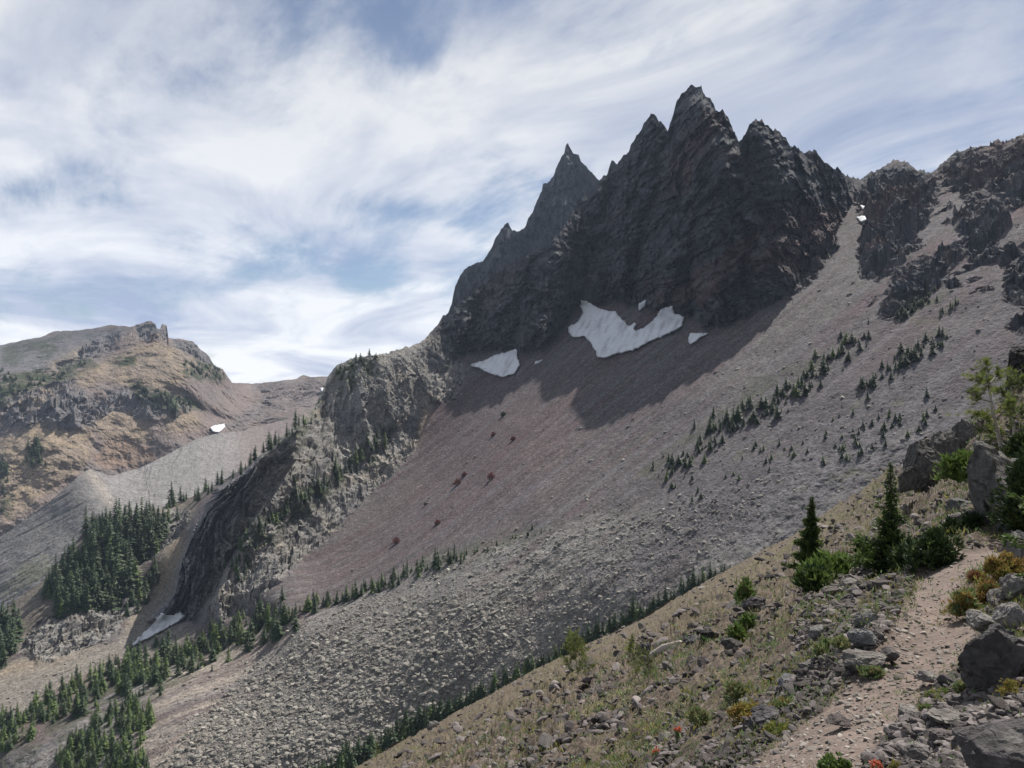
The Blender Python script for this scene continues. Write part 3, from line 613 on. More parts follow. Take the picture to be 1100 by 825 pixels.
# ================================================================== 5. SNOW
def snow(pts, label, surf, off=1.2, thick=1.6, n=46, group=None, sx=1.0):
    """ a snow patch lying on the slope: its own thickness, a little sagged and wrinkled """
    us_ = np.linspace(min(p[0] for p in pts) - 1, max(p[0] for p in pts) + 1, int(n * 1.6)); vs_ = np.linspace(min(p[1] for p in pts) - 1, max(p[1] for p in pts) + 1, n)
    UU, VV = np.meshgrid(us_, vs_); px = (us_[1] - us_[0])
    wb = fbm(UU * .18, VV * .18, 3.0, 4, .6) * 2.2 * sx
    ins = poly(UU + wb, VV + wb[::-1], pts, max(1.2, px * .8))
    base = np.array([[surf.at(a, b)[1] for a in us_] for b in vs_])
    for _ in range(6):      # the snow bridges small hollows
        q = np.pad(base, 1, 'edge'); base = np.minimum(base, (q[:-2, 1:-1] + q[2:, 1:-1] + q[1:-1, :-2] + q[1:-1, 2:]) / 4)
    q = np.pad(base, 2, 'edge'); base = sum(q[a:a + base.shape[0], b:b + base.shape[1]] for a in range(5) for b in range(5)) / 25
    h = off + thick * sst(ins, .3, 1.0) + fbm(UU * .12 + VV * .25, VV * .03 - UU * .03, 2.0, 4, .6) * 2.2 * sx + fbm(UU * .5, VV * .5, 5.0, 3, .6) * .5 * sx
    yy = base - h * 3.0
    P = np.stack([(UU - CU) / F * yy, yy, (CV - VV) / F * yy], -1); keep = ins > .45
    nr, nc = UU.shape; f = grid_faces(nr, nc); k = keep.ravel()[f].sum(1) >= 3; f = f[k]
    # solid: top sheet, underside and rim
    ids, inv_ = np.unique(f, return_inverse=True); f = inv_.reshape(-1, 4); T = P.reshape(-1, 3)[ids]
    B = T * (1 + (off + thick) * 3.4 / T[:, 1:2]) - np.array([0, 0, .8]); nT = len(T)
    e = {}
    for q in f:
        for a in range(4):
            e[(q[a], q[(a + 1) % 4])] = 1
    rim = [(a, a + nT, b + nT, b) for (a, b) in e if (b, a) not in e]
    F_ = np.concatenate([f, f[:, ::-1] + nT, np.array(rim)])
    dirt = fbm(UU * .2 + VV * .1, VV * .05, 7.0, 5, .6).reshape(-1)[ids]
    c = np.empty((2 * nT, 3), np.float32); c[:] = (.74, .76, .79); c[:nT] *= (1 - .38 * sst(dirt, -.05, .4))[:, None]; c[:nT] = c[:nT] + (np.array([.55, .50, .47]) - c[:nT]) * (sst(dirt, .3, .55) * .5)[:, None]
    V_ = np.concatenate([T, B]); o0 = V_.mean(0)
    o = link('snow_patch', new_mesh('snow_patch', V_ - o0, F_, M['snow'], c, True), loc=o0)
    return tag(o, label, 'snow patch', group)
g = 'snow patches left on the mountain'
snow([(624, 322), (632, 324), (645, 332), (662, 335), (668, 342), (676, 350), (684, 344), (682, 356), (692, 352), (706, 340), (708, 333), (722, 328), (724, 337), (735, 340), (733, 350), (720, 358), (700, 366), (680, 376), (662, 380), (650, 385), (642, 384), (638, 374), (630, 362), (614, 362), (609, 352), (620, 346), (626, 336), (623, 330)],
     'largest snowfield, pale and streaked with dirt, at the foot of the dark crags', S3, n=60, group=g)
snow([(505, 392), (520, 387), (530, 382), (545, 378), (556, 375), (555, 382), (559, 392), (552, 402), (540, 405), (528, 402), (520, 398)], 'wedge of snow on the scree left of the largest snowfield', S3, group=g)
snow([(741, 357), (752, 358), (762, 357), (752, 363), (742, 370), (739, 366)], 'small white snow patch just right of the largest snowfield', S3, .8, 1.0, 20, g, .6)
snow([(686, 326), (694, 322), (691, 331), (686, 334)], 'sliver of snow caught on rock above the largest snowfield', S3, .6, .8, 14, g, .5)
snow([(924, 220), (932, 222), (932, 226), (926, 225)], 'tiny snow scrap high in the notch right of the crags', S3, .5, .6, 12, g, .3)
snow([(920, 233), (928, 231), (931, 236), (925, 239)], 'snow scrap lying in the gully just below the notch', S3, .5, .6, 12, g, .3)
snow([(575, 388), (583, 386), (578, 390), (574, 391)], 'thin snow sliver between the snow wedge and the largest snowfield', S3, .4, .5, 12, g, .3)
snow([(174, 657), (180, 661), (186, 660), (193, 657), (199, 662), (190, 669), (175, 677), (160, 685), (140, 695), (143, 690), (156, 678), (166, 668)], 'bluish shaded snow wedge at the mouth of the lower gully', S3, .8, 1.0, 34, g, .7)
snow([(225, 459), (233, 456), (241, 455), (242, 459), (235, 465), (229, 464)], 'bright snow patch on the far brown slope at the left', S1, 1.5, 2.0, 20, g, .5)
snow([(344, 417), (352, 415), (350, 422), (345, 421)], 'small snow scrap on the far col beside the grey buttress', S1, 1.2, 1.5, 12, g, .4)

# ================================================================== 6. TREES
rng = random.Random(11)
nrs = np.random.RandomState(5)
def far_conifer(seed, slim=.17, tiers=13):
    """ small spruce for mid distance: every tier a ring of drooping boughs, ragged outline, trunk """
    r = random.Random(seed); V_, F_ = [], []
    lean = (r.uniform(-.02, .02), r.uniform(-.02, .02))
    for t in range(tiers):
        h = .05 + .93 * t / tiers; R_ = slim * (1 - h) ** .8 * r.uniform(.75, 1.2) + .012
        n = 7 if t < tiers - 3 else 5; a0 = r.uniform(0, 6.28)
        for k in range(n):
            a = a0 + 6.283 * k / n + r.uniform(-.25, .25); R2 = R_ * r.uniform(.6, 1.25)
            if r.random() < .08: continue
            dh = r.uniform(-.01, .01); th = .10 * (1.1 - h * .6); i = len(V_)
            cx, cy = lean[0] * h, lean[1] * h; w = R2 * .55
            V_ += [(cx, cy, h + th * .75 + dh), (cx + math.cos(a - .5) * w, cy + math.sin(a - .5) * w, h + dh - th * .05), (cx + math.cos(a) * R2, cy + math.sin(a) * R2, h - th * .30 + dh), (cx + math.cos(a + .5) * w, cy + math.sin(a + .5) * w, h + dh - th * .05)]
            F_ += [(i, i + 1, i + 2), (i, i + 2, i + 3)]
    i = len(V_)
    for k in range(4):
        a = k * 1.571; V_ += [(math.cos(a) * .016, math.sin(a) * .016, -.06), (math.cos(a) * .002 + lean[0], math.sin(a) * .002 + lean[1], 1.0)]
    for k in range(4): F_ += [(i + 2 * k, i + (2 * k + 2) % 8, i + (2 * k + 3) % 8), (i + 2 * k, i + (2 * k + 3) % 8, i + 2 * k + 1)]
    return np.array(V_, np.float32), np.array(F_, np.int32)
FARV = [far_conifer(100 + i, sl_) for i, sl_ in enumerate([.24, .28, .31, .37, .27, .42, .30, .50])]
FARM = [[new_mesh('conifer', v, f, M[mt_]) for (v, f) in FARV] for mt_ in ('fir', 'fir2')]
far_list = []      # (height in px, surface, u, v, variant, light?, label, group)
def stand(surf, pts, n, hpx, jit, label, group, light=.2, slim=None, seed=0):
    r = random.Random(seed * 7 + n); L_ = [math.dist(a, b) for a, b in zip(pts[:-1], pts[1:])]; T = sum(L_)
    for i in range(n):
        t = (i + r.uniform(.0, 1)) / n * T
        for (a, b), l in zip(zip(pts[:-1], pts[1:]), L_):
            if t <= l or (a, b) == (pts[-2], pts[-1]): k = min(1, t / l); break
            t -= l
        u, v = a[0] + (b[0] - a[0]) * k, a[1] + (b[1] - a[1]) * k
        u += r.gauss(0, jit * .9); v += r.gauss(0, jit); h = hpx[0] * .8 + (hpx[1] - hpx[0] * .8) * r.random() ** 1.2 * (1 if r.random() < .85 else 1.3)
        far_list.append((h, surf, u, v, r.choice(slim or [0, 1, 2, 3, 4, 6]), r.random() < light, label, group))
def clump(surf, pg, n, hpx, label, group, light=.2, slim=None, seed=0):
    r = random.Random(seed * 13 + n); xs = [p[0] for p in pg]; ys = [p[1] for p in pg]; c = 0
    while c < n:
        u, v = r.uniform(min(xs), max(xs)), r.uniform(min(ys), max(ys))
        if poly(np.array([u]), np.array([v]), pg, .5)[0] > .5:
            far_list.append((r.uniform(*hpx) * (1 if r.random() < .85 else 1.25), surf, u, v, r.choice(slim or [0, 1, 2, 3, 4, 6]), r.random() < light, label, group)); c += 1
# tree line in the gully behind the near hillside
g_ = 'conifers lining the gully behind the near hillside'; l_ = 'dark spired conifer in the row along the gully between near hillside and grey talus'
e0 = lambda u: float(curve(NEARTOP, u))
def gully(u0, u1, n, h, up, seed, jit=2.0):
    pts = [(u, e0(u) - up) for u in np.linspace(u0, u1, 12)]; stand(S3, pts, n, h, jit, l_, g_, .12, [0, 1, 2, 4], seed)
gully(270, 400, 70, (20, 38), -2, 1, 5); gully(300, 480, 80, (14, 28), 3, 2, 5); gully(400, 620, 105, (11, 25), 1, 3, 3); gully(600, 700, 22, (15, 24), -1, 4, 2); gully(690, 800, 8, (9, 14), -3, 5, 2)
gully(600, 780, 34, (11, 18), 2, 6, 2.5)
for u, h in [(745, 27), (763, 20), (680, 30), (612, 30), (640, 24), (655, 22), (632, 24), (668, 20), (715, 22), (708, 18)]: far_list.append((h, S3, u, e0(u) - 3, 1, False, l_, g_))
# second tree line, climbing from the lower left to the foot of the purple scree
g_ = 'conifers along the upper edge of the talus'; l_ = 'small green conifer in the long row between purple scree and pale talus'
stand(S3, [(130, 735), (200, 708), (260, 682), (300, 668)], 170, (12, 26), 9, 'green conifer in the lower end of the row bordering the pale talus', g_, .3, None, 6)
stand(S3, [(290, 672), (370, 644), (440, 618), (500, 598)], 100, (6, 19), 3, l_, g_, .3, None, 7); stand(S3, [(500, 598), (560, 576), (585, 570)], 16, (4, 8), 2, l_, g_, .4, None, 8)
g_ = 'conifers in the bottom left corner'
stand(S3, [(-10, 800), (50, 765), (110, 735), (160, 715)], 170, (10, 24), 10, 'bright green conifer on the bank at the bottom left edge of the valley', g_, .45, None, 9)
clump(S3, [(60, 815), (100, 775), (150, 745), (170, 770), (150, 800), (160, 830), (60, 840)], 190, (9, 22), 'bright green conifer in the clump on bare ground at the bottom left corner', g_, .5, None, 10)
# wooded ridge
g_ = 'tall dark conifers of the wooded ridge'; l_ = 'tall dark conifer in the dense stand on the lower left ridge'
clump(S3, [(45, 640), (75, 600), (100, 572), (140, 560), (175, 562), (195, 550), (170, 590), (140, 610), (150, 630), (120, 655), (90, 658), (60, 665)], 270, (15, 33), l_, g_, .06, [0, 1, 4, 2], 11)
stand(S3, [(110, 562), (140, 555), (170, 549), (205, 537), (250, 512), (290, 484), (330, 450)], 52, (9, 19), 2.5, 'dark conifer standing along the crest above the shaded gully', g_, .1, None, 12)
stand(S3, [(135, 658), (155, 640), (165, 610)], 26, (12, 20), 4, 'short dark conifer on the bank beside the bare dirt chute', g_, .1, None, 13)
clump(S3, [(-10, 670), (10, 660), (22, 680), (12, 715), (-10, 725)], 26, (20, 34), 'tall dark conifer at the left edge of the picture below the ridge stand', g_, .05, None, 14)
for u, v, h in [(184, 541, 27), (221, 525, 12), (290, 482, 18), (296, 478, 18), (92, 572, 32), (128, 560, 28)]: far_list.append((h, S3, u, v, 1, False, 'dark conifer standing along the crest above the shaded gully', g_))
# buttress
g_ = 'conifers on the grey buttress'; l_ = 'dark conifer on the slanting ledge of the grey buttress'
stand(S3, [(255, 592), (280, 572), (310, 548), (345, 525), (370, 505)], 110, (8, 15), 5, l_, g_, .12, None, 15)
stand(S3, [(245, 615), (262, 590), (256, 630)], 14, (9, 16), 5, l_, g_, .12, None, 16); stand(S3, [(370, 505), (395, 485), (412, 470), (425, 462)], 22, (10, 20), 4, l_, g_, .1, None, 17)
stand(S3, [(362, 402), (380, 393), (404, 386)], 26, (5, 9), 5, 'stunted dark conifer on the rounded top of the grey buttress', g_, .1, [3, 5, 7], 18)
stand(S3, [(290, 500), (320, 470), (350, 430)], 16, (5, 10), 3, 'stunted dark conifer on the rounded top of the grey buttress', g_, .1, None, 19)
# right hand slope
g_ = 'conifers scattered over the right hand scree'; l_ = 'dark krummholz conifer in the patches high on the right hand scree'
stand(S3, [(705, 512), (745, 490), (760, 478)], 40, (4, 13), 6, l_, g_, .15, [3, 5, 7, 1], 20); stand(S3, [(750, 472), (790, 455), (820, 440), (860, 418), (880, 405)], 90, (5, 16), 6, l_, g_, .1, [1, 3, 5, 7, 5, 7], 21)
stand(S3, [(880, 400), (905, 375), (935, 360)], 30, (5, 14), 7, l_, g_, .1, [3, 5, 7, 1], 22); stand(S3, [(925, 418), (950, 405), (965, 390), (1005, 368), (1015, 360)], 50, (5, 15), 5, l_, g_, .1, [3, 5, 7, 1], 23)
stand(S3, [(965, 345), (990, 325), (1005, 315)], 26, (6, 11), 4, l_, g_, .15, [3, 5, 7], 24); stand(S3, [(1010, 340), (1030, 325)], 8, (7, 12), 2, l_, g_, .1, None, 25)
clump(S3, [(700, 530), (820, 470), (900, 440), (960, 450), (940, 500), (880, 510), (800, 530), (700, 560)], 46, (3.5, 8), 'tiny scattered conifer low on the grey right hand scree', g_, .3, [3, 5, 7], 26)
clump(S3, [(880, 500), (930, 455), (1000, 420), (1010, 450), (960, 480), (900, 505)], 30, (5, 10), 'tiny scattered conifer low on the grey right hand scree', g_, .2, [3, 5, 7], 27)
# far mountain
g_ = 'conifers on the far left mountain'; l_ = 'tiny dark conifer on the far left mountain side'
clump(S1, [(30, 480), (38, 470), (48, 480), (50, 500), (38, 505), (28, 495)], 22, (7, 14), l_, g_, 0, None, 28); clump(S1, [(0, 395), (60, 400), (75, 405), (10, 425), (0, 430)], 60, (3, 6), l_, g_, 0, [3, 5, 7], 29)
clump(S1, [(140, 412), (200, 428), (215, 440), (180, 446), (150, 432)], 60, (3, 7), l_, g_, 0, [3, 5, 7], 30); clump(S1, [(190, 388), (230, 390), (245, 408), (205, 405)], 40, (2.5, 5), l_, g_, 0, [3, 5, 7], 31)
clump(S1, [(0, 490), (12, 495), (8, 530), (0, 560)], 12, (5, 9), l_, g_, 0, None, 32)
far_list.sort(key=lambda t: -t[0])
N_IND = 290
restV, restF, restM, nv = [], [], [], 0
for i, (h, S_, u, v, k, lt, lab, grp) in enumerate(far_list):
    P = S_.at(u, v); H = h * P[1] / F; wdt = rng.uniform(.85, 1.15); rz = rng.uniform(0, 6.28)
    if i < N_IND:
        o = link('conifer', FARM[int(lt)][k], loc=(P[0], P[1], P[2] - .02 * H), rot=(0, 0, rz), scale=(H * wdt, H * wdt, H)); tag(o, lab, 'conifer', grp)
    else:
        v_, f_ = FARV[k]; c, s = math.cos(rz), math.sin(rz); q = v_ * (H * wdt, H * wdt, H)
        q = np.stack([q[:, 0] * c - q[:, 1] * s + P[0], q[:, 0] * s + q[:, 1] * c + P[1], q[:, 2] + P[2] - .02 * H], -1)
        restV.append(q); restF.append(f_ + nv); restM.append(np.full(len(f_), int(lt), np.int32)); nv += len(q)
me = new_mesh('distant_conifers', np.concatenate(restV), np.concatenate(restF), M['fir']); me.materials.append(M['fir2'])
me.polygons.foreach_set('material_index', np.concatenate(restM))
tag(link('distant_conifers', me), 'the many smaller dark conifers scattered over ridges, ledges and far slopes', 'conifers', kind='stuff')
print('far trees', len(far_list), 'cut height', far_list[N_IND][0])

# ================================================================== 7. BOULDERS AND STONES
def ico(sub):
    t = (1 + 5 ** .5) / 2
    V_ = [(-1, t, 0), (1, t, 0), (-1, -t, 0), (1, -t, 0), (0, -1, t), (0, 1, t), (0, -1, -t), (0, 1, -t), (t, 0, -1), (t, 0, 1), (-t, 0, -1), (-t, 0, 1)]
    F_ = [(0, 11, 5), (0, 5, 1), (0, 1, 7), (0, 7, 10), (0, 10, 11), (1, 5, 9), (5, 11, 4), (11, 10, 2), (10, 7, 6), (7, 1, 8), (3, 9, 4), (3, 4, 2), (3, 2, 6), (3, 6, 8), (3, 8, 9), (4, 9, 5), (2, 4, 11), (6, 2, 10), (8, 6, 7), (9, 8, 1)]
    V_ = [np.array(v) / np.linalg.norm(v) for v in V_]
    for _ in range(sub):
        c, G = {}, []
        def mid(a, b):
            k = (min(a, b), max(a, b))
            if k not in c: m = V_[a] + V_[b]; V_.append(m / np.linalg.norm(m)); c[k] = len(V_) - 1
            return c[k]
        for a, b, d in F_: x1, x2, x3 = mid(a, b), mid(b, d), mid(d, a); G += [(a, x1, x3), (b, x2, x1), (d, x3, x2), (x1, x2, x3)]
        F_ = G
    return np.array(V_, np.float32), np.array(F_, np.int32)
ICO = [ico(k) for k in range(6)]
def rock_shape(seed, sub=2, cuts=9, rough=.05, flat=.75, long=1.2):
    """ broken block: a sphere cut by random planes, then roughened """
    r = np.random.RandomState(seed); V_, F_ = ICO[sub]; V_ = V_.copy(); q = r.uniform(4, 9); V_ = V_ / ((np.abs(V_) ** q).sum(1) ** (1 / q))[:, None] * .86
    e = Euler(tuple(r.uniform(-.5, .5, 3))).to_matrix(); V_ = V_ @ np.array(e).T
    for _ in range(cuts):
        n = r.normal(size=3); n /= np.linalg.norm(n); d = r.uniform(.55, .95); s = V_ @ n; V_ = V_ - np.maximum(s - d, 0)[:, None] * n * .97
    V_ *= (long, 1 / long ** .3, flat); n = fbm(V_[:, 0] * 2.2 + seed, V_[:, 1] * 2.2, V_[:, 2] * 2.2, 4, .6)
    V_ = V_ * (1 + rough * n * 2)[:, None]
    return V_.astype(np.float32), F_
def scatter_mesh(name, variants, pos, size, seed, mat, col, colvar=.25, embed=.25, up=None, flatten=None):
    """ one mesh holding many loose stones """
    r = np.random.RandomState(seed); Vs, Fs, Cs, nv = [], [], [], 0
    which = r.randint(len(variants), size=len(pos))
    for k, (v_, f_) in enumerate(variants):
        idx = np.nonzero(which == k)[0]
        if not len(idx): continue
        m = len(idx); a = r.uniform(0, 2 * np.pi, m); tx = r.normal(0, .35, m); ty = r.normal(0, .35, m)
        ca, sa, cx, sx, cy, sy = np.cos(a), np.sin(a), np.cos(tx), np.sin(tx), np.cos(ty), np.sin(ty)
        q = v_[None] * size[idx][:, None, None] * r.uniform(.75, 1.3, (m, 1, 3))
        x_, y_, z_ = q[..., 0], q[..., 1], q[..., 2]
        y_, z_ = y_ * cx[:, None] - z_ * sx[:, None], y_ * sx[:, None] + z_ * cx[:, None]
        x_, z_ = x_ * cy[:, None] + z_ * sy[:, None], -x_ * sy[:, None] + z_ * cy[:, None]
        x_, y_ = x_ * ca[:, None] - y_ * sa[:, None], x_ * sa[:, None] + y_ * ca[:, None]
        Q = np.stack([x_, y_, z_], -1) + pos[idx][:, None, :]; Q[..., 2] += (size[idx] * (.5 - embed))[:, None] * .6
        Vs.append(Q.reshape(-1, 3)); Fs.append((f_[None] + (np.arange(m) * len(v_))[:, None, None] + nv).reshape(-1, 3)); nv += m * len(v_)
        cc = col[idx] * (1 + colvar * r.normal(size=(m, 1))).clip(.45, 1.9); Cs.append(np.repeat(cc, len(v_), 0))
    return link(name, new_mesh(name, np.concatenate(Vs), np.concatenate(Fs), mat, np.concatenate(Cs)))
def sample(surf, n, seed, wfun):
    """ random surface points, density given over view directions """
    r = np.random.RandomState(seed); w = wfun(surf.U, surf.V).ravel(); w = w / w.sum(); idx = r.choice(w.size, n, p=w)
    cell = surf.P.reshape(-1, 3)[idx]; return cell, idx
# talus blocks on the mountain's lower slope
def wt(U, V):
    w = poly(U, V, [(225, 760), (300, 690), (370, 650), (450, 612), (580, 575), (720, 545), (830, 520), (780, 590), (660, 665), (520, 750), (400, 810), (300, 870), (150, 870), (190, 800)], 14) * (1.0 + .8 * (V > 640))
    w = w + .16 * poly(U, V, [(120, 800), (160, 730), (300, 670), (400, 650), (300, 760), (220, 850), (100, 860)], 10) + .13 * poly(U, V, [(560, 590), (760, 480), (1000, 400), (1010, 480), (830, 590), (640, 640)], 20)
    w = w + .30 * poly(U, V, [(-20, 760), (60, 715), (170, 650), (215, 665), (190, 700), (90, 745), (-20, 800)], 8) + .05 * poly(U, V, [(330, 640), (500, 480), (700, 420), (900, 260), (1110, 200), (1110, 420), (800, 520), (500, 600)], 20)
    return w
pos, idx = sample(S3, 90000, 3, wt)
size = np.clip(.19 * (1 + nrs.pareto(2.2, len(pos))), .16, 1.8) * np.clip(pos[:, 1] / 480, .8, 1.5) * (.75 + .35 * poly(S3.U.ravel()[idx], S3.V.ravel()[idx], [(150, 860), (225, 760), (370, 660), (560, 640), (500, 760), (300, 900)], 20))
cl_ = np.array([(.245, .23, .212)], np.float32).repeat(len(pos), 0); cl_ = cl_ * (1 + .2 * nrs.normal(size=(len(pos), 1))).clip(.4, 2.0); cl_[:, 2] *= .95
o = scatter_mesh('talus', [rock_shape(i, 1, 5, .0, .55, 1.15) for i in range(8)], pos, size, 8, M['talus'], cl_, .1); tag(o, 'broad field of loose grey boulders below the purple scree', 'talus', kind='stuff')
# near stones ---------------------------------------------------------------
def rock_mat_cols(n, base, var, seed):
    r = np.random.RandomState(seed); return np.array([base], np.float32).repeat(n, 0) * (1 + var * r.normal(size=(n, 1))).clip(.5, 1.7)
YS = S0.P[..., 1]
def w_near(U, V):
    on = (U > 300) & (U < 1180) & (V < 900)
    n = fbm(S0.P[..., 0] * .5, S0.P[..., 1] * .5, 9.0, 4, .6)
    streak = sst(n, -.02, .30)
    area = (1 - .93 * TR0) * (.10 + streak) * np.where(YS > 40, .5, 1.0)
    cell = np.gradient(S0.V, axis=0) * np.gradient(S0.U, axis=1)
    TRX = poly(U, V, [(p[0] + (-12 if i < len(TRAIL_L) else 10), p[1]) for i, p in enumerate(tpts)], 5)
    band = poly(U, V, [(860, 640), (930, 610), (985, 600), (960, 700), (900, 760), (800, 830), (740, 830), (860, 730)], 14) * 1.5 + poly(U, V, [(870, 840), (960, 770), (1040, 700), (1110, 690), (1110, 850)], 10) * 2.0
    out = on * cell * (area + band * (1 - .9 * TR0))
    return np.maximum(out, 0) * (1 - .93 * TRX)
GV = [rock_shape(40 + i, 1, 7, .0, .5, 1.35) for i in range(8)]
pos, idx = sample(S0, 34000, 21, w_near)
size = .011 * (1 + nrs.pareto(1.9, len(pos))) * np.clip(pos[:, 1] / 5.5, .8, 14) * .85; size = np.clip(size, .006, .040 * np.clip(pos[:, 1] / 5.5, .8, 9))
o = scatter_mesh('gravel', GV, pos, size, 22, M['talus'], rock_mat_cols(len(pos), (.125, .110, .106), .5, 3), .1); tag(o, 'small broken grey stones strewn over the near hillside and the trail edges', 'gravel', kind='stuff')
# pebbles on the trail itself
def w_tr(U, V): return TR0 * (V < 900) * np.gradient(S0.V, axis=0) * np.gradient(S0.U, axis=1) * (U > 700)
pos, idx = sample(S0, 1800, 23, w_tr)
size = np.clip(.006 * (1 + nrs.pareto(2.2, len(pos))), .004, .022)
o = scatter_mesh('pebbles', GV, pos, size, 24, M['talus'], rock_mat_cols(len(pos), (.25, .225, .20), .3, 4), .1); tag(o, 'tiny pebbles scattered on the bare trail', 'pebbles', kind='stuff')
# single stones, large enough to point at
RV = []
for i in range(14):
    v_, f_ = rock_shape(70 + i, 3, 10, .03, .55, 1.3); a = [(.135, .124, .12), (.18, .167, .16), (.095, .088, .09), (.155, .135, .125)][i % 4]
    RV.append(new_mesh('rock', v_, f_, M['rock'], np.array([a], np.float32).repeat(len(v_), 0)))
pos, idx = sample(S0, 270, 31, w_near)
zone = [('grey angular stone among the rubble right of the trail', 'stones right of the trail', lambda u, v: u > 1000 or (v > 770 and u > 900)), ('grey angular stone on the bank along the left trail edge', 'stones left of the trail', lambda u, v: u > 860),
        ('flat lichened stone half sunk in the tufted near slope', 'stones on the near slope', lambda u, v: True)]
for k, (p, ii) in enumerate(zip(pos, idx)):
    u, v = S0.U.ravel()[ii], S0.V.ravel()[ii]; lab, grp, _ = next(t for t in zone if t[2](u, v))
    sz = min(.5, (3.2 + 7.5 * rng.random() ** 2.2) * p[1] / F) * (1.0 if p[1] < 30 else .6)
    o = link('rock', RV[k % 14], loc=(p[0], p[1], p[2] + sz * .10), rot=(rng.gauss(0, .3), rng.gauss(-.25, .3), rng.uniform(0, 6.28)), scale=(sz * rng.uniform(.8, 1.5), sz, sz * rng.uniform(.7, 1.3))); tag(o, lab, 'stone', grp)
def boulder(u, v, w, h, label, seed, col=(.20, .188, .175), dep=1.0, sub=5, cuts=12, rough=.05, tilt=(0, 0, 0), group=None, y=None, name='boulder'):
    """ a boulder w by h photo pixels whose foot stands at view direction (u, v) """
    P = S0.at(u, v); yy = P[1] if y is None else y; k = yy / F
    v_, f_ = rock_shape(seed, sub, cuts, rough, 1.0, 1.0); v_ = v_ / np.abs(v_).max(0)
    fx = facets(v_[:, 0] * 2.5 + seed, v_[:, 1] * 2.5, v_[:, 2] * 2.0) * .08 + ridged(v_[:, 0] * 2.4, v_[:, 1] * 2.4 + seed, v_[:, 2] * 2.4, 4) * .07
    v_ = v_ * (1 + fx)[:, None]
    col = tuple(q_ * (.58 if v < 600 else .76) for q_ in col); R_ = np.array(Euler(tilt).to_matrix()); v_ = v_ @ R_.T; v_ = v_ * (w * k / 2, w * k / 2 * dep, h * k / 2 * 1.12)  # blocks above the trail get darker, putting the right-hand shade into their colour
    n = fbm(v_[:, 0] * 9, v_[:, 1] * 9, v_[:, 2] * 9 + seed, 4); c = np.array([col], np.float32).repeat(len(v_), 0) * (1 + .5 * n)[:, None]
    c = c + (np.array([.22, .215, .19]) - c) * (sst(fbm(v_[:, 0] * 5, v_[:, 1] * 5, v_[:, 2] * 5 + seed + 9, 4, .6), .22, .4) * .5)[:, None]
    o = link(name, new_mesh(name, v_, f_, M['rock'], c), loc=((u - CU) * k, yy, (CV - v) * k + h * k * .40))
    return tag(o, label, 'boulder', group)
boulder(1082, 580, 88, 108, 'largest grey boulder with a steep split face beside the trail bend', 201, (.21, .20, .185), 1.1, tilt=(0, .35, .3), y=9.9)
boulder(1120, 560, 60, 90, 'shaded boulder at the right edge behind the largest boulder', 202, (.13, .12, .12), 1.2, y=11.2)
boulder(990, 529, 44, 58, 'leftmost upright block of the outcrop above the trail', 203, (.20, .19, .18), 1.0, cuts=16, y=17)
boulder(1012, 526, 44, 78, 'tall pale topped block in the middle of the outcrop above the trail', 204, (.22, .21, .195), 1.0, cuts=16, y=17.6)
boulder(1044, 524, 58, 76, 'broad block at the right end of the outcrop above the trail', 205, (.20, .19, .18), 1.2, cuts=14, y=17.8)
boulder(973, 526, 18, 26, 'small block fallen at the left foot of the outcrop', 206, (.19, .18, .17), 1, y=16.6)
boulder(1100, 420, 44, 52, 'dark rounded rock on the skyline of the near slope at the right edge', 207, (.07, .065, .065), 1.2, y=19)
boulder(1036, 558, 34, 26, 'slanting slab lying below the outcrop', 208, (.24, .23, .22), 1.2, tilt=(0, -.5, 0), y=11.5)
boulder(1050, 590, 40, 22, 'dark split stone at the crest of the trail', 209, (.12, .11, .11), 1.0, y=9.7)
boulder(1068, 738, 66, 66, 'dark leaning slab of rock standing at the right of the trail', 210, (.10, .095, .095), .8, tilt=(0, -.7, .2), rough=.04)
boulder(1098, 722, 46, 50, 'pale cracked boulder behind the dark leaning slab', 211, (.24, .225, .21), 1, )
boulder(1086, 850, 110, 76, 'large smooth dark boulder in the bottom right corner', 212, (.12, .11, .11), 1.1, rough=.02, cuts=6)
boulder(1054, 678, 34, 24, 'rounded pale stone under the orange heather at the trail edge', 213, (.30, .28, .26), 1)
boulder(1088, 672, 34, 28, 'pale stone low in the heap at the right edge', 214, (.27, .25, .24), 1); boulder(1094, 645, 34, 30, 'middle stone of the heap at the right edge', 215, (.24, .225, .21), 1)
boulder(1075, 650, 26, 20, 'pale stone wedged between heather and the heap at the right edge', 216, (.27, .25, .23), 1); boulder(1098, 612, 30, 44, 'upright grey stone on top of the heap at the right edge', 217, (.22, .21, .20), 1)
boulder(932, 676, 26, 20, 'squarish grey rock topping the bank left of the trail', 218, (.22, .215, .205), 1, cuts=16); boulder(926, 694, 32, 20, 'smooth bluish rock just below the squarish one on the trail bank', 219, (.22, .22, .22), 1)
boulder(930, 716, 52, 14, 'long flat slab bordering the left edge of the trail', 220, (.22, .20, .185), .8, tilt=(0, -.22, 0)); boulder(955, 707, 18, 12, 'small dark block at the upper end of the long flat slab', 221, (.15, .135, .13), 1)
boulder(826, 778, 32, 18, 'dark grey stone sitting in orange and green heather left of the trail', 222, (.14, .13, .135), 1); boulder(812, 786, 16, 14, 'dark block leaning on the grey stone in the heather', 223, (.11, .105, .105), 1)
boulder(848, 738, 30, 16, 'bluish grey rock with a pale cap above the heather', 224, (.20, .20, .205), 1, tilt=(0, -.3, 0)); boulder(878, 685, 20, 14, 'rounded grey stone on the grassy slope left of the bank', 225, (.22, .21, .20), 1)
boulder(900, 778, 24, 8, 'dark flat stone lying in the middle of the lower trail', 226, (.14, .12, .115), 1); boulder(975, 772, 26, 14, 'pale stone on the right edge of the lower trail', 227, (.28, .26, .24), 1)
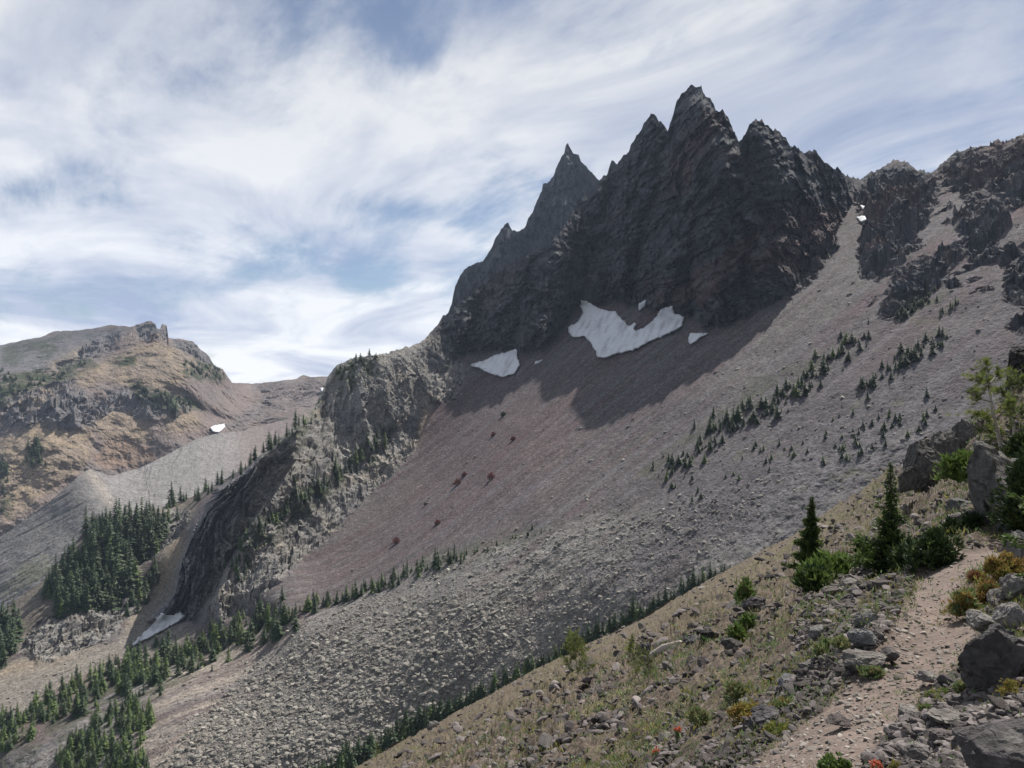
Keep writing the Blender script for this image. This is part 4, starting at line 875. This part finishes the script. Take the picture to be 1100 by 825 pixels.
boulder(998, 732, 22, 10, 'pale flat stone at the right edge of the trail above the moss', 228, (.29, .27, .25), 1); boulder(690, 708, 18, 22, 'dark round boulder behind the two small saplings', 229, (.10, .10, .11), 1)
boulder(745, 695, 22, 14, 'grey boulder beside the silvery log', 230, (.13, .125, .13), 1); boulder(760, 690, 16, 14, 'near black rock uphill of the silvery log', 231, (.06, .06, .06), 1)
boulder(787, 700, 26, 16, 'dark low outcrop on the open slope right of the silvery log', 232, (.10, .095, .09), 1); boulder(465, 784, 14, 10, 'lone grey stone on the smooth edge of the near slope', 233, (.20, .19, .18), 1)
boulder(812, 656, 30, 16, 'dark outcrop in the shade below the narrow spruce', 234, (.12, .11, .11), 1); boulder(915, 632, 24, 10, 'light flat rock between the two spruces', 235, (.26, .24, .22), 1)
boulder(870, 720, 18, 9, 'long pale stone in the grass above the heather patch', 236, (.26, .245, .23), 1); boulder(1020, 775, 44, 14, 'broad pale slab in the rubble right of the trail', 237, (.26, .24, .22), 1, tilt=(0, -.15, 0))
boulder(985, 812, 28, 14, 'grey slab in the rubble near the bottom edge', 238, (.24, .22, .21), 1); boulder(1010, 795, 24, 12, 'purplish slab in the middle of the rubble', 239, (.22, .19, .185), 1)
# silvery log
def tube(pts, rads, n=7):
    V_, F_ = [], []
    pts = [Vector(p) for p in pts]
    for i, p in enumerate(pts):
        d = (pts[min(i + 1, len(pts) - 1)] - pts[max(i - 1, 0)]).normalized(); s_ = d.orthogonal().normalized(); t_ = d.cross(s_)
        for k in range(n):
            a = 6.2832 * k / n; V_.append(p + (s_ * math.cos(a) + t_ * math.sin(a)) * rads[i])
    for i in range(len(pts) - 1):
        for k in range(n): a, b = i * n + k, i * n + (k + 1) % n; F_ += [(a, b, b + n), (a, b + n, a + n)]
    return [tuple(v) for v in V_], F_
P1, P2 = S0.at(700, 711), S0.at(731, 698)
P1, P2 = Vector(P1) + Vector((0, 0, .12)), Vector(P2) + Vector((0, 0, .2))
mp = (P1 + P2) / 2 + Vector((0, 0, .06))
v_, f_ = tube([P1 - (P2 - P1) * .1, P1, mp, P2, P2 + (P2 - P1) * .06], [.03, .10, .11, .08, .02]); v2, f2 = tube([mp, mp + Vector((.25, 0, .05)), mp + Vector((.55, .1, -.08))], [.05, .035, .01], 5)
o = link('log', new_mesh('log', np.array(v_ + v2), np.array(f_ + [tuple(k + len(v_) for k in q) for q in f2]), M['palebark'], None, True)); tag(o, 'silvery weathered log lying on the open slope behind the saplings', 'log')

# ================================================================== 8. PLANTS NEAR THE CAMERA
def sprays(centers, dirs, length, width, n, r, spread=.7, rootj=0.0):
    """ fans of thin pointed leaves """
    m = len(centers); C_ = np.repeat(np.asarray(centers), n, 0); D_ = np.repeat(np.asarray(dirs), n, 0) + r.normal(0, spread, (m * n, 3)); D_ /= np.linalg.norm(D_, axis=1)[:, None]
    S_ = np.cross(D_, r.normal(size=(m * n, 3))); S_ /= np.linalg.norm(S_, axis=1)[:, None] + 1e-9
    L_ = length * r.uniform(.6, 1.3, (m * n, 1)); W_ = width * r.uniform(.7, 1.3, (m * n, 1))
    if rootj: C_ = C_ + r.normal(0, rootj, C_.shape)
    a, b, c, d = C_, C_ + D_ * L_ * .5 + S_ * W_, C_ + D_ * L_, C_ + D_ * L_ * .5 - S_ * W_
    V_ = np.stack([a, b, c, d], 1).reshape(-1, 3); i = np.arange(m * n)[:, None] * 4
    return V_, np.concatenate([i, i + 1, i + 2, i + 3], 1)
def spruce(base, H, prof, seed, label, mats=('fir', 'fir2'), group=None, nbr=120, droop=.25, lean=(0, 0), leafl=.05, dens=22, light_dir=None):
    r = np.random.RandomState(seed); root = bpy.data.objects.new('spruce', None); COL.objects.link(root); root.location = base; root.empty_display_size = .2
    tag(root, label, 'spruce tree', group)
    tp = [(lean[0] * t * t * H, lean[1] * t * t * H, t * H - (.1 if t == 0 else 0)) for t in np.linspace(0, 1, 8)]
    v_, f_ = tube(tp, [max(.004, H * .022 * (1 - t * .93)) for t in np.linspace(0, 1, 8)]); TV, TF = v_, f_
    cs, ds = [], []
    out_ = []
    for k in range(nbr):
        t = .03 + .96 * ((k + r.rand()) / nbr) ** .95; a = k * 2.399 + r.normal(0, .3); R_ = prof(t, a) * H * r.uniform(.55, 1.0) * (1.35 if r.rand() < .18 else 1) * (.75 + .35 * math.sin(t * 40 + 2 * math.sin(a)))
        if R_ < .01: continue
        o_ = np.array([lean[0] * t * t * H, lean[1] * t * t * H, t * H]); q = max(3, int(dens * R_ / (H * .2)))
        dv = np.array([math.cos(a), math.sin(a), 0]); ss = r.uniform(.12, 1, q)
        up = .35 * (t > .8)
        pts = o_ + dv * ss[:, None] * R_ + np.array([0, 0, 1]) * (-droop * ss + .28 * ss ** 2 + up * ss)[:, None] * R_
        side = np.cross(dv, (0, 0, 1)); pts = pts + side * (r.normal(0, .22, q) * R_ * (1.15 - ss))[:, None] + r.normal(0, .012, (q, 3))
        out_.append(ss); cs.append(pts); dd = dv + side * r.normal(0, .7, q)[:, None] + np.array([0, 0, .25]); ds.append(dd / np.linalg.norm(dd, axis=1)[:, None])
        if R_ > .08:
            bv, bf = tube([tuple(o_), tuple(o_ + dv * R_ * .5 + np.array([0, 0, -droop * .5 + .07]) * R_), tuple(o_ + dv * R_ * .95 + np.array([0, 0, -droop + .25]) * R_)], [R_ * .03, R_ * .02, .002], 3)
            TF = TF + [tuple(x_ + len(TV) for x_ in q_) for q_ in bf]; TV = TV + bv
    link('trunk', new_mesh('trunk', np.array(TV), np.array(TF), M['bark'], None, True), root)
    CS = np.concatenate(cs); V_, F_ = sprays(CS, np.concatenate(ds), leafl, leafl * .13, 7, r, .45)
    tt = 1 - .62 * np.clip(CS[:, 2] / H, 0, 1) ** 1.5; c_ = np.repeat(CS, 28, 0); V_ = c_ + (V_ - c_) * np.repeat(tt, 28)[:, None]
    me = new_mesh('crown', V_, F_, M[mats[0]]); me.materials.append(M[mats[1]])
    oo = np.repeat(np.concatenate(out_), 7); lit_tips = (oo + r.normal(0, .15, len(oo))) > .72; me.polygons.foreach_set('material_index', lit_tips.astype(np.int32))  # outer needles paler: new growth, also standing in for sunlit sides
    link('crown', me, root); return root
def at0(u, v, y=None):
    P = S0.at(u, v)
    if y is None: return Vector(P)
    return Vector(((u - CU) / F * y, y, (CV - v) / F * y))
def prof_std(w, top=.02, pw=.8): return lambda t, a: w * (1 - t) ** pw + top
b = at0(872, 612); H = 78 * b.y / F
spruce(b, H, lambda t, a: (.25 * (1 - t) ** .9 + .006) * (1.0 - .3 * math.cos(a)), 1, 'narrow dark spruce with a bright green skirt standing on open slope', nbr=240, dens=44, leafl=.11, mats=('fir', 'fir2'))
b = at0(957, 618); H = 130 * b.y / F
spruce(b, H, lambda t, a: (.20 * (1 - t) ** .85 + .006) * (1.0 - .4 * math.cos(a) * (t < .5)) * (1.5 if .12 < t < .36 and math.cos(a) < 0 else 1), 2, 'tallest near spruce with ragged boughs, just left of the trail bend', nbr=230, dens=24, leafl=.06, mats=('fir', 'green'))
def shrub(u, v, w, h, label, mats, seed, cat='shrub', name='shrub', leafl=.05, dens=1.0, y=None, depth=1.0, wide=.13, dome=1.0, group=None, n=4, slope=0.0):
    """ low plant w by h photo pixels, foot at view direction (u, v) """
    r = np.random.RandomState(seed); b = at0(u, v, y); k = b.y / F; W_, H_ = w * k / 2, h * k
    m = int(300 * dens * max(1, w * h / 500)); th = r.uniform(0, 6.283, m); rr = np.sqrt(r.rand(m)); zz = r.rand(m) ** .6
    lump = 1 + .9 * np.array(fbm(np.cos(th) * 1.9 + seed, np.sin(th) * 1.9, rr * 2.5, 3))
    prof = np.sqrt(np.clip(1 - rr ** 2, 0, 1)) ** dome
    pts = np.stack([np.cos(th) * rr * W_ * lump, np.sin(th) * rr * W_ * depth * lump, prof * zz * H_ * .9 * lump + slope * np.cos(th) * rr * W_], -1)
    lob = np.stack([r.uniform(-.6, .6, 7) * W_, r.uniform(-.6, .6, 7) * W_ * depth, r.uniform(.15, .75, 7) * H_], -1); j = r.randint(0, 7, m)
    ball = r.normal(size=(m, 3)); ball /= np.linalg.norm(ball, axis=1)[:, None]; rb = r.uniform(.35, .6, 7)[j][:, None]
    alt = lob[j] + ball * rb * (W_ * .75, W_ * .75, H_ * .62) * r.uniform(.5, 1, (m, 1)); alt[:, 2] = np.abs(alt[:, 2]) + slope * alt[:, 0]; pts = np.where(r.rand(m, 1) < .82, alt, pts)
    d = np.stack([np.cos(th) * rr * .7, np.sin(th) * rr * .7, np.full(m, .8)], -1); d /= np.linalg.norm(d, axis=1)[:, None]
    V_, F_ = sprays(pts, d, leafl * b.y / 8, leafl * wide * b.y / 8, n, r, .5)
    me = new_mesh(name, V_, F_, M[mats[0]])
    sel = np.zeros(len(F_), np.int32); lump2 = fbm(V_[F_[:, 0], 0] * 5 / max(W_, .05) * .5 + seed, V_[F_[:, 0], 1] * 2.5 / max(W_, .05), V_[F_[:, 0], 2] * 2.5 / max(W_, .05), 3)
    for j, mm in enumerate(mats[1:], 1): me.materials.append(M[mm]); sel[(lump2 + r.normal(0, .12, len(F_))) > (-.05 + .28 * (j - 1))] = j
    me.polygons.foreach_set('material_index', sel)
    o = link(name, me, loc=b); return tag(o, label, cat, group)
shrub(896, 624, 46, 30, 'bright green juniper mat spreading from the foot of the narrow spruce', ('green', 'green', 'fir2'), 3, dens=1.7, leafl=.10, slope=-.35)
shrub(880, 634, 40, 22, 'dark juniper shaded under the narrow spruce', ('fir', 'fir2'), 4, dens=1.5, leafl=.10)
shrub(1003, 606, 50, 36, 'dark juniper thicket filling the hollow right of the tallest spruce', ('fir', 'fir', 'fir2'), 5, dens=2.2, leafl=.075, slope=.3)  # this and the next two bushes: shade put in as darker needles
shrub(975, 614, 34, 30, 'dark green bush between the tallest spruce and the trail', ('fir', 'fir', 'fir2'), 6, dens=1.8, leafl=.075)
shrub(935, 612, 34, 30, 'dark low bush at the left foot of the tallest spruce', ('fir', 'fir2'), 7, dens=1.6, leafl=.075)
shrub(1040, 590, 46, 36, 'dark shaded bush behind the crest of the trail', ('fir', 'fir'), 8, dens=1.8, leafl=.07, y=9.9)
shrub(1030, 518, 38, 30, 'fresh green fir bush in front of the upright outcrop', ('green', 'fir2', 'green'), 9, dens=1.3, leafl=.075, y=13, dome=.7)
shrub(1104, 572, 56, 84, 'near black conifer scrub overhanging the largest boulder', ('fir', 'fir', 'pinedark'), 10, dens=2.2, leafl=.07, y=9.0, depth=.7)
shrub(1104, 505, 44, 50, 'dark pine scrub on top of the largest boulder', ('fir', 'pinedark', 'fir'), 11, dens=2.2, leafl=.07, y=11.0)
shrub(1054, 648, 34, 26, 'dark orange heather clump on the right trail edge above the pale stone', ('orange', 'orange', 'herb'), 12, 'heather', 'heather', dens=1.5, slope=.3)
shrub(1078, 626, 44, 34, 'largest orange heather clump beside the bend of the trail', ('orange', 'yellow', 'orange'), 13, 'heather', 'heather', dens=1.7, slope=.3)
shrub(1036, 660, 38, 30, 'green and orange heather clump nearest the trail bend', ('sage', 'orange', 'yellow'), 14, 'heather', 'heather', dens=1.5)
shrub(1048, 622, 14, 10, 'little red leaved plant at the top of the heather', ('redshrub', 'orange'), 15, 'plant', 'plant')
shrub(800, 778, 36, 18, 'rusty orange heather left of the grey stone', ('orange', 'yellow', 'orange'), 16, 'heather', 'heather', dens=1.2, slope=.5); shrub(838, 764, 44, 12, 'rusty heather strip above the grey stone', ('orange', 'sage'), 17, 'heather', 'heather', dens=1.3, slope=.5)
shrub(836, 786, 42, 11, 'bright yellow green moss cushion below the grey stone', ('yellow', 'green', 'yellow'), 18, 'moss', 'moss', leafl=.025, dens=3, slope=.55)
shrub(1004, 748, 34, 8, 'yellow green moss strip in the rubble right of the trail', ('yellow', 'green'), 19, 'moss', 'moss', leafl=.02, dens=3, slope=.5); shrub(1092, 744, 36, 18, 'yellow moss cushion below the dark leaning slab', ('yellow', 'orange', 'yellow'), 20, 'moss', 'moss', leafl=.025, dens=2.4)
shrub(896, 826, 34, 22, 'leafy green herb at the bottom edge beside the trail', ('herb', 'green', 'sage'), 21, 'plant', 'plant', leafl=.045, wide=.3, dens=.9)
shrub(962, 820, 12, 10, 'pale dry plant beside the red paintbrush at the bottom edge', ('straw', 'yellow'), 22, 'plant', 'plant')
for i, (u, v, w, h, lab) in enumerate([(790, 756, 22, 18, 'silvery green lupine clump beside dark rocks above the rusty heather'), (752, 784, 22, 14, 'pale lupine clump lowest on the slope left of the rusty heather'), (885, 706, 28, 18, 'green lupine clump just above the trail bank'),
                                       (905, 700, 18, 12, 'green lupine clump between bank rocks'), (800, 652, 18, 22, 'upright green shrub in the shade below the narrow spruce'), (795, 690, 22, 24, 'straggling green shrub on the mid slope'),
                                       (803, 678, 14, 16, 'small green shrub uphill of the straggling one'), (995, 765, 14, 8, 'low green herb in the rubble'), (935, 722, 22, 8, 'grassy strip below the long flat slab'), (1035, 742, 14, 12, 'sparse green plant at the tip of the dark leaning slab')]):
    shrub(u, v, w, h, lab, [('sage', 'straw', 'sage'), ('green', 'herb', 'straw')][i in (4, 5, 6)], 30 + i, 'plant', 'plant', leafl=.07, dens=.8, dome=.6)
# red paintbrush flowers
def paintbrush(u, v, w, h, label, seed):
    r = np.random.RandomState(seed); b = at0(u, v); k = b.y / F; root = bpy.data.objects.new('paintbrush', None); COL.objects.link(root); root.location = b; tag(root, label, 'wildflower', None)
    n = 7; bx_ = r.normal(0, w * k * .28, (n, 2)); hs = r.uniform(.6, 1.0, n) * h * k; V_, F_ = [], []
    for j in range(n):
        a, f = tube([(bx_[j, 0] * .5, bx_[j, 1] * .5, -.02), (bx_[j, 0], bx_[j, 1], hs[j])], [.003, .002], 4); F_ += [tuple(x_ + len(V_) for x_ in q) for q in f]; V_ += a
    link('stem', new_mesh('stem', np.array(V_), np.array(F_), M['herb']), root)
    t = r.uniform(.1, .75, n * 14); j = r.randint(0, n, n * 14); pts = np.stack([bx_[j, 0] * t, bx_[j, 1] * t, hs[j] * t], -1); d = r.normal(0, 1, pts.shape); d[:, 2] = .8
    a, f = sprays(pts, d / np.linalg.norm(d, axis=1)[:, None], h * k * .22, h * k * .03, 2, r, .4); link('leaves', new_mesh('leaves', a, f, M['herb']), root)
    j = np.arange(n).repeat(8); t = r.uniform(.78, 1.05, len(j)); pts = np.stack([bx_[j, 0], bx_[j, 1], hs[j] * t], -1); d = r.normal(0, .6, pts.shape); d[:, 2] = 1
    a, f = sprays(pts, d / np.linalg.norm(d, axis=1)[:, None], h * k * .22, h * k * .05, 3, r, .4); link('flower', new_mesh('flower', a, f, M['red']), root)
paintbrush(938, 826, 13, 18, 'red paintbrush flowers at the bottom edge right of the leafy herb', 1); paintbrush(1074, 832, 14, 28, 'red paintbrush in front of the smooth dark corner boulder', 2); paintbrush(1060, 834, 16, 18, 'orange red paintbrush left of the corner boulder flowers', 3)
paintbrush(728, 802, 12, 12, 'lone bright red paintbrush tuft on the slope left of the rusty heather', 4); paintbrush(706, 812, 14, 10, 'red tinged paintbrush tuft lowest on the slope', 5)
# pines
def pine(base, paths, label, seed, tuft=.075, mats=('pine', 'pinedark'), n=20, bark='palebark', r0=.03, cat='pine tree', dark=.35):
    """ paths: list of point lists (trunk first), tufts of needles along the outer part of every path """
    r = np.random.RandomState(seed); root = bpy.data.objects.new('pine', None); COL.objects.link(root); root.location = base; tag(root, label, cat)
    TV, TF, cs, ds = [], [], [], []
    for i, (pts, t0, q) in enumerate(paths):
        pts = [Vector(p) - Vector(base) for p in pts]; rr = [(r0 if i == 0 else r0 * .45) * (1 - .8 * t) + .003 for t in np.linspace(0, 1, len(pts))]
        v_, f_ = tube([tuple(p) for p in pts], rr, 6); TF += [tuple(x_ + len(TV) for x_ in k) for k in f_]; TV += v_
        for _ in range(q):
            t = t0 + (1 - t0) * r.rand(); f = t * (len(pts) - 1); a = min(int(f), len(pts) - 2); p = pts[a].lerp(pts[a + 1], f - a); d = (pts[a + 1] - pts[a]).normalized()
            off = Vector(r.normal(0, 1, 3)).normalized() * abs(r.normal(0, tuft * 1.3)); tw = p + off; d2 = (d * .6 + off.normalized() * .7 + Vector((0, 0, .5))).normalized()
            v_, f_ = tube([tuple(p), tuple(tw)], [.004, .002], 3); TF += [tuple(x_ + len(TV) for x_ in k) for k in f_]; TV += v_
            for s_ in np.linspace(.3, 1.2, 3): cs.append(p.lerp(tw, s_)); ds.append(d2)
    link('trunk', new_mesh('trunk', np.array(TV), np.array(TF), M[bark], None, True), root)
    V_, F_ = sprays(np.array([tuple(c) for c in cs]), np.array([tuple(d) for d in ds]), tuft, tuft * .036, n, r, .5)
    me = new_mesh('crown', V_, F_, M[mats[0]]); me.materials.append(M[mats[1]]); me.polygons.foreach_set('material_index', (np.repeat(r.rand(len(F_) // n + 1) < dark, n)[:len(F_)]).astype(np.int32)); link('crown', me, root)
def px(u, v, y): return ((u - CU) / F * y, y, (CV - v) / F * y)
y = 11.5
pine(px(1078, 492, y), [([px(1078, 492, y), px(1072, 465, y), px(1066, 440, y - .1), px(1062, 415, y), px(1058, 386, y + .1)], .7, 26), ([px(1062, 415, y), px(1052, 410, y - .2), px(1045, 404, y - .3)], .3, 14), ([px(1063, 412, y), px(1070, 404, y + .3), px(1074, 398, y + .3)], .4, 10),
     ([px(1066, 432, y), px(1052, 428, y - .3), px(1042, 420, y - .4)], .35, 16), ([px(1070, 452, y), px(1056, 448, y), px(1044, 444, y - .2)], .35, 18), ([px(1072, 462, y), px(1060, 462, y - .4), px(1048, 455, y - .6)], .3, 18), ([px(1070, 450, y), px(1080, 440, y - .3), px(1088, 430, y - .3)], .3, 16)],
     'sunlit yellow green pine with a bare pale leaning trunk, left of its twin', 5, dark=.25)
y = 12.2
pine(px(1092, 500, y), [([px(1092, 500, y), px(1090, 470, y), px(1087, 440, y), px(1086, 396, y)], .5, 34), ([px(1088, 450, y), px(1098, 440, y), px(1110, 430, y)], .2, 14), ([px(1089, 470, y), px(1075, 468, y - .3), px(1064, 470, y - .5)], .3, 14), ([px(1088, 440, y), px(1078, 425, y - .3), px(1072, 418, y - .3)], .3, 16),
     ([px(1090, 480, y), px(1105, 475, y), px(1120, 470, y)], .1, 18), ([px(1087, 420, y), px(1096, 410, y), px(1102, 404, y)], .2, 18), ([px(1090, 490, y), px(1076, 488, y - .4), px(1066, 484, y - .5)], .2, 26)],
     'bushier yellow green pine at the right edge above the largest boulder', 6, dark=.45)
def sap(u, v, h, w, label, seed, lean=0, nb=9, q=9, **k):
    b = at0(u, v); s = b.y / F; r = random.Random(seed); H_ = h * s; Wd = w * s / 2; lx = lean * s
    tr = [(b.x, b.y, b.z - .05), (b.x + lx * .6, b.y, b.z + H_ * .35), (b.x + lx, b.y, b.z + H_ * .7), (b.x + lx, b.y, b.z + H_)]; P_ = [(tr, .5, 20)]
    for i in range(nb):
        t = .12 + .7 * i / nb; a = i * 2.4; x0 = b.x + lx * min(1, t * 1.6); L_ = Wd * (1.15 - t * .8)
        P_.append(([(x0, b.y, b.z + H_ * t), (x0 + math.cos(a) * L_ * .7, b.y + math.sin(a) * L_ * .7, b.z + H_ * (t + .06)), (x0 + math.cos(a) * L_, b.y + math.sin(a) * L_, b.z + H_ * (t + .2))], .2, q))
    pine(b, P_, label, seed, tuft=h * s * .075, n=10, r0=H_ * .012, **k)
sap(622, 735, 50, 30, 'bushy yellow green pine sapling standing alone on the open slope', 7, -4, 16, 12)
sap(612, 700, 24, 12, 'slim pine top just behind the bushy sapling', 8, 0, 6, 8)
sap(690, 735, 56, 22, 'pine sapling with a curved bare white lower stem', 9, -12, 8, 8); sap(697, 737, 32, 12, 'smaller dark sapling beside the curved white stem', 10, 0, 7, 9, mats=('pinedark', 'pine'))
sap(521, 810, 22, 18, 'small green fir seedling low on the near slope', 11, 0, 8, 9, mats=('green', 'fir2')); sap(404, 820, 20, 14, 'pale green sapling on the edge of the near slope at the bottom', 12, 0, 7, 7)
b = at0(1150, 640); spruce(b, 1.9, prof_std(.26), 9, 'dark spruce just beyond the right edge of the picture', nbr=120)
# grass tufts on the near slope
def w_gr(U, V):
    n = fbm(S0.P[..., 0] * .45 + 20, S0.P[..., 1] * .45, 3.0, 4, .6); cell = np.gradient(S0.V, axis=0) * np.gradient(S0.U, axis=1)
    return np.maximum(0, (U > 300) & (U < 1180) & (V < 900)) * cell * (1 - .97 * TR0) * (.12 + sst(n, -.05, .3)) * np.where(YS > 35, .6, 1) * (1 - .6 * poly(U, V, [(900, 840), (980, 760), (1040, 700), (1110, 690), (1110, 850)], 10))
for nm, mats, n_, sd, hh, lab in [('dry_grass', ('straw', 'sage'), 8000, 51, .036, 'dry straw coloured grass tufts over the near slope'), ('alpine_herbs', ('sage', 'herb', 'yellow'), 2600, 52, .042, 'low green alpine herbs growing between the stones of the near slope')]:
    pos, idx = sample(S0, n_, sd, w_gr); r = np.random.RandomState(sd); s_ = np.clip(pos[:, 1] / 7, .6, 3.2)
    up = np.tile(np.array([0, 0, 1.]), (n_, 1)); VV_, FF_ = [], []
    Vx, Fx = sprays(pos, up, 1.0, .10, 8, r, .55); c_ = np.repeat(pos, 8 * 4, 0); sc_ = np.repeat(s_ * hh * r.uniform(.6, 1.6, n_), 8 * 4)[:, None]
    Vx = c_ + (Vx - c_) * sc_ + np.repeat(r.normal(0, 1, (n_ * 8, 3)) * (.9, .9, 0), 4, 0) * sc_
    me = new_mesh(nm, Vx, Fx, M[mats[0]])
    for mm in mats[1:]: me.materials.append(M[mm])
    me.polygons.foreach_set('material_index', np.repeat(r.randint(0, len(mats), n_), 8).astype(np.int32)); tag(link(nm, me), lab, 'grass' if nm == 'dry_grass' else 'herbs', kind='stuff')
# red leaved shrubs on the purple scree
for i, (u, v, w, h, lab) in enumerate([(527, 514, 12, 11, 'brightest red shrub on the purple scree'), (492, 520, 12, 9, 'dark red shrub left of the brightest one'), (499, 511, 9, 6, 'small red shrub just above the dark red one'), (425, 584, 14, 9, 'dark reddish shrub low on the scree near the long tree row'),
                                       (541, 446, 8, 5, 'dark shrub high on the scree under the wedge of snow'), (552, 472, 8, 5, 'dull red shrub on the upper scree'), (530, 468, 8, 5, 'dull red shrub left of its neighbour on the upper scree'), (470, 562, 8, 5, 'small dark shrub in mid scree above the tree row')]):
    b = Vector(S3.at(u, v)); r = np.random.RandomState(60 + i); k = b.y / F; m = 260; d = r.normal(size=(m, 3)); d /= np.linalg.norm(d, axis=1)[:, None]; d[:, 2] = abs(d[:, 2])
    a, f = sprays(d * (w * k / 2 * .7, w * k / 2 * .7, h * k * .75) * r.uniform(.3, 1, (m, 1)), d, 1.0, .25, 3, r, .4); me = new_mesh('red_shrub', a, f, M['redshrub' if i != 4 else 'fir']); tag(link('red_shrub', me, loc=b), lab, 'shrub', 'shrubs on the purple scree')

# ================================================================== 9. AIR
m = bpy.data.materials.new('air'); m.use_nodes = True; nt = m.node_tree; nt.nodes.clear()
o_ = nt.nodes.new('ShaderNodeOutputMaterial'); pv = nt.nodes.new('ShaderNodeVolumePrincipled'); pv.inputs['Color'].default_value = (.62, .76, 1, 1); pv.inputs['Density'].default_value = .000038; pv.inputs['Anisotropy'].default_value = .1
nt.links.new(pv.outputs[0], o_.inputs['Volume'])
allz = [float(q.P[..., 2].min()) for q in (S0, S1, S2, S3, S4)]; lo, hi = min(allz) - 700, max(float(q.P[..., 2].max()) for q in (S0, S1, S2, S3, S4)) + 40
bx0, bx1, by0, by1 = -2600., 2600., -60., 3200.
v_ = [(a, b, c) for c in (lo, hi) for b in (by0, by1) for a in (bx0, bx1)]
o = link('haze', new_mesh('haze', v_, [(0, 2, 3, 1), (4, 5, 7, 6), (0, 1, 5, 4), (2, 6, 7, 3), (0, 4, 6, 2), (1, 3, 7, 5)], m)); tag(o, 'thin blue mountain haze', 'haze', kind='stuff')
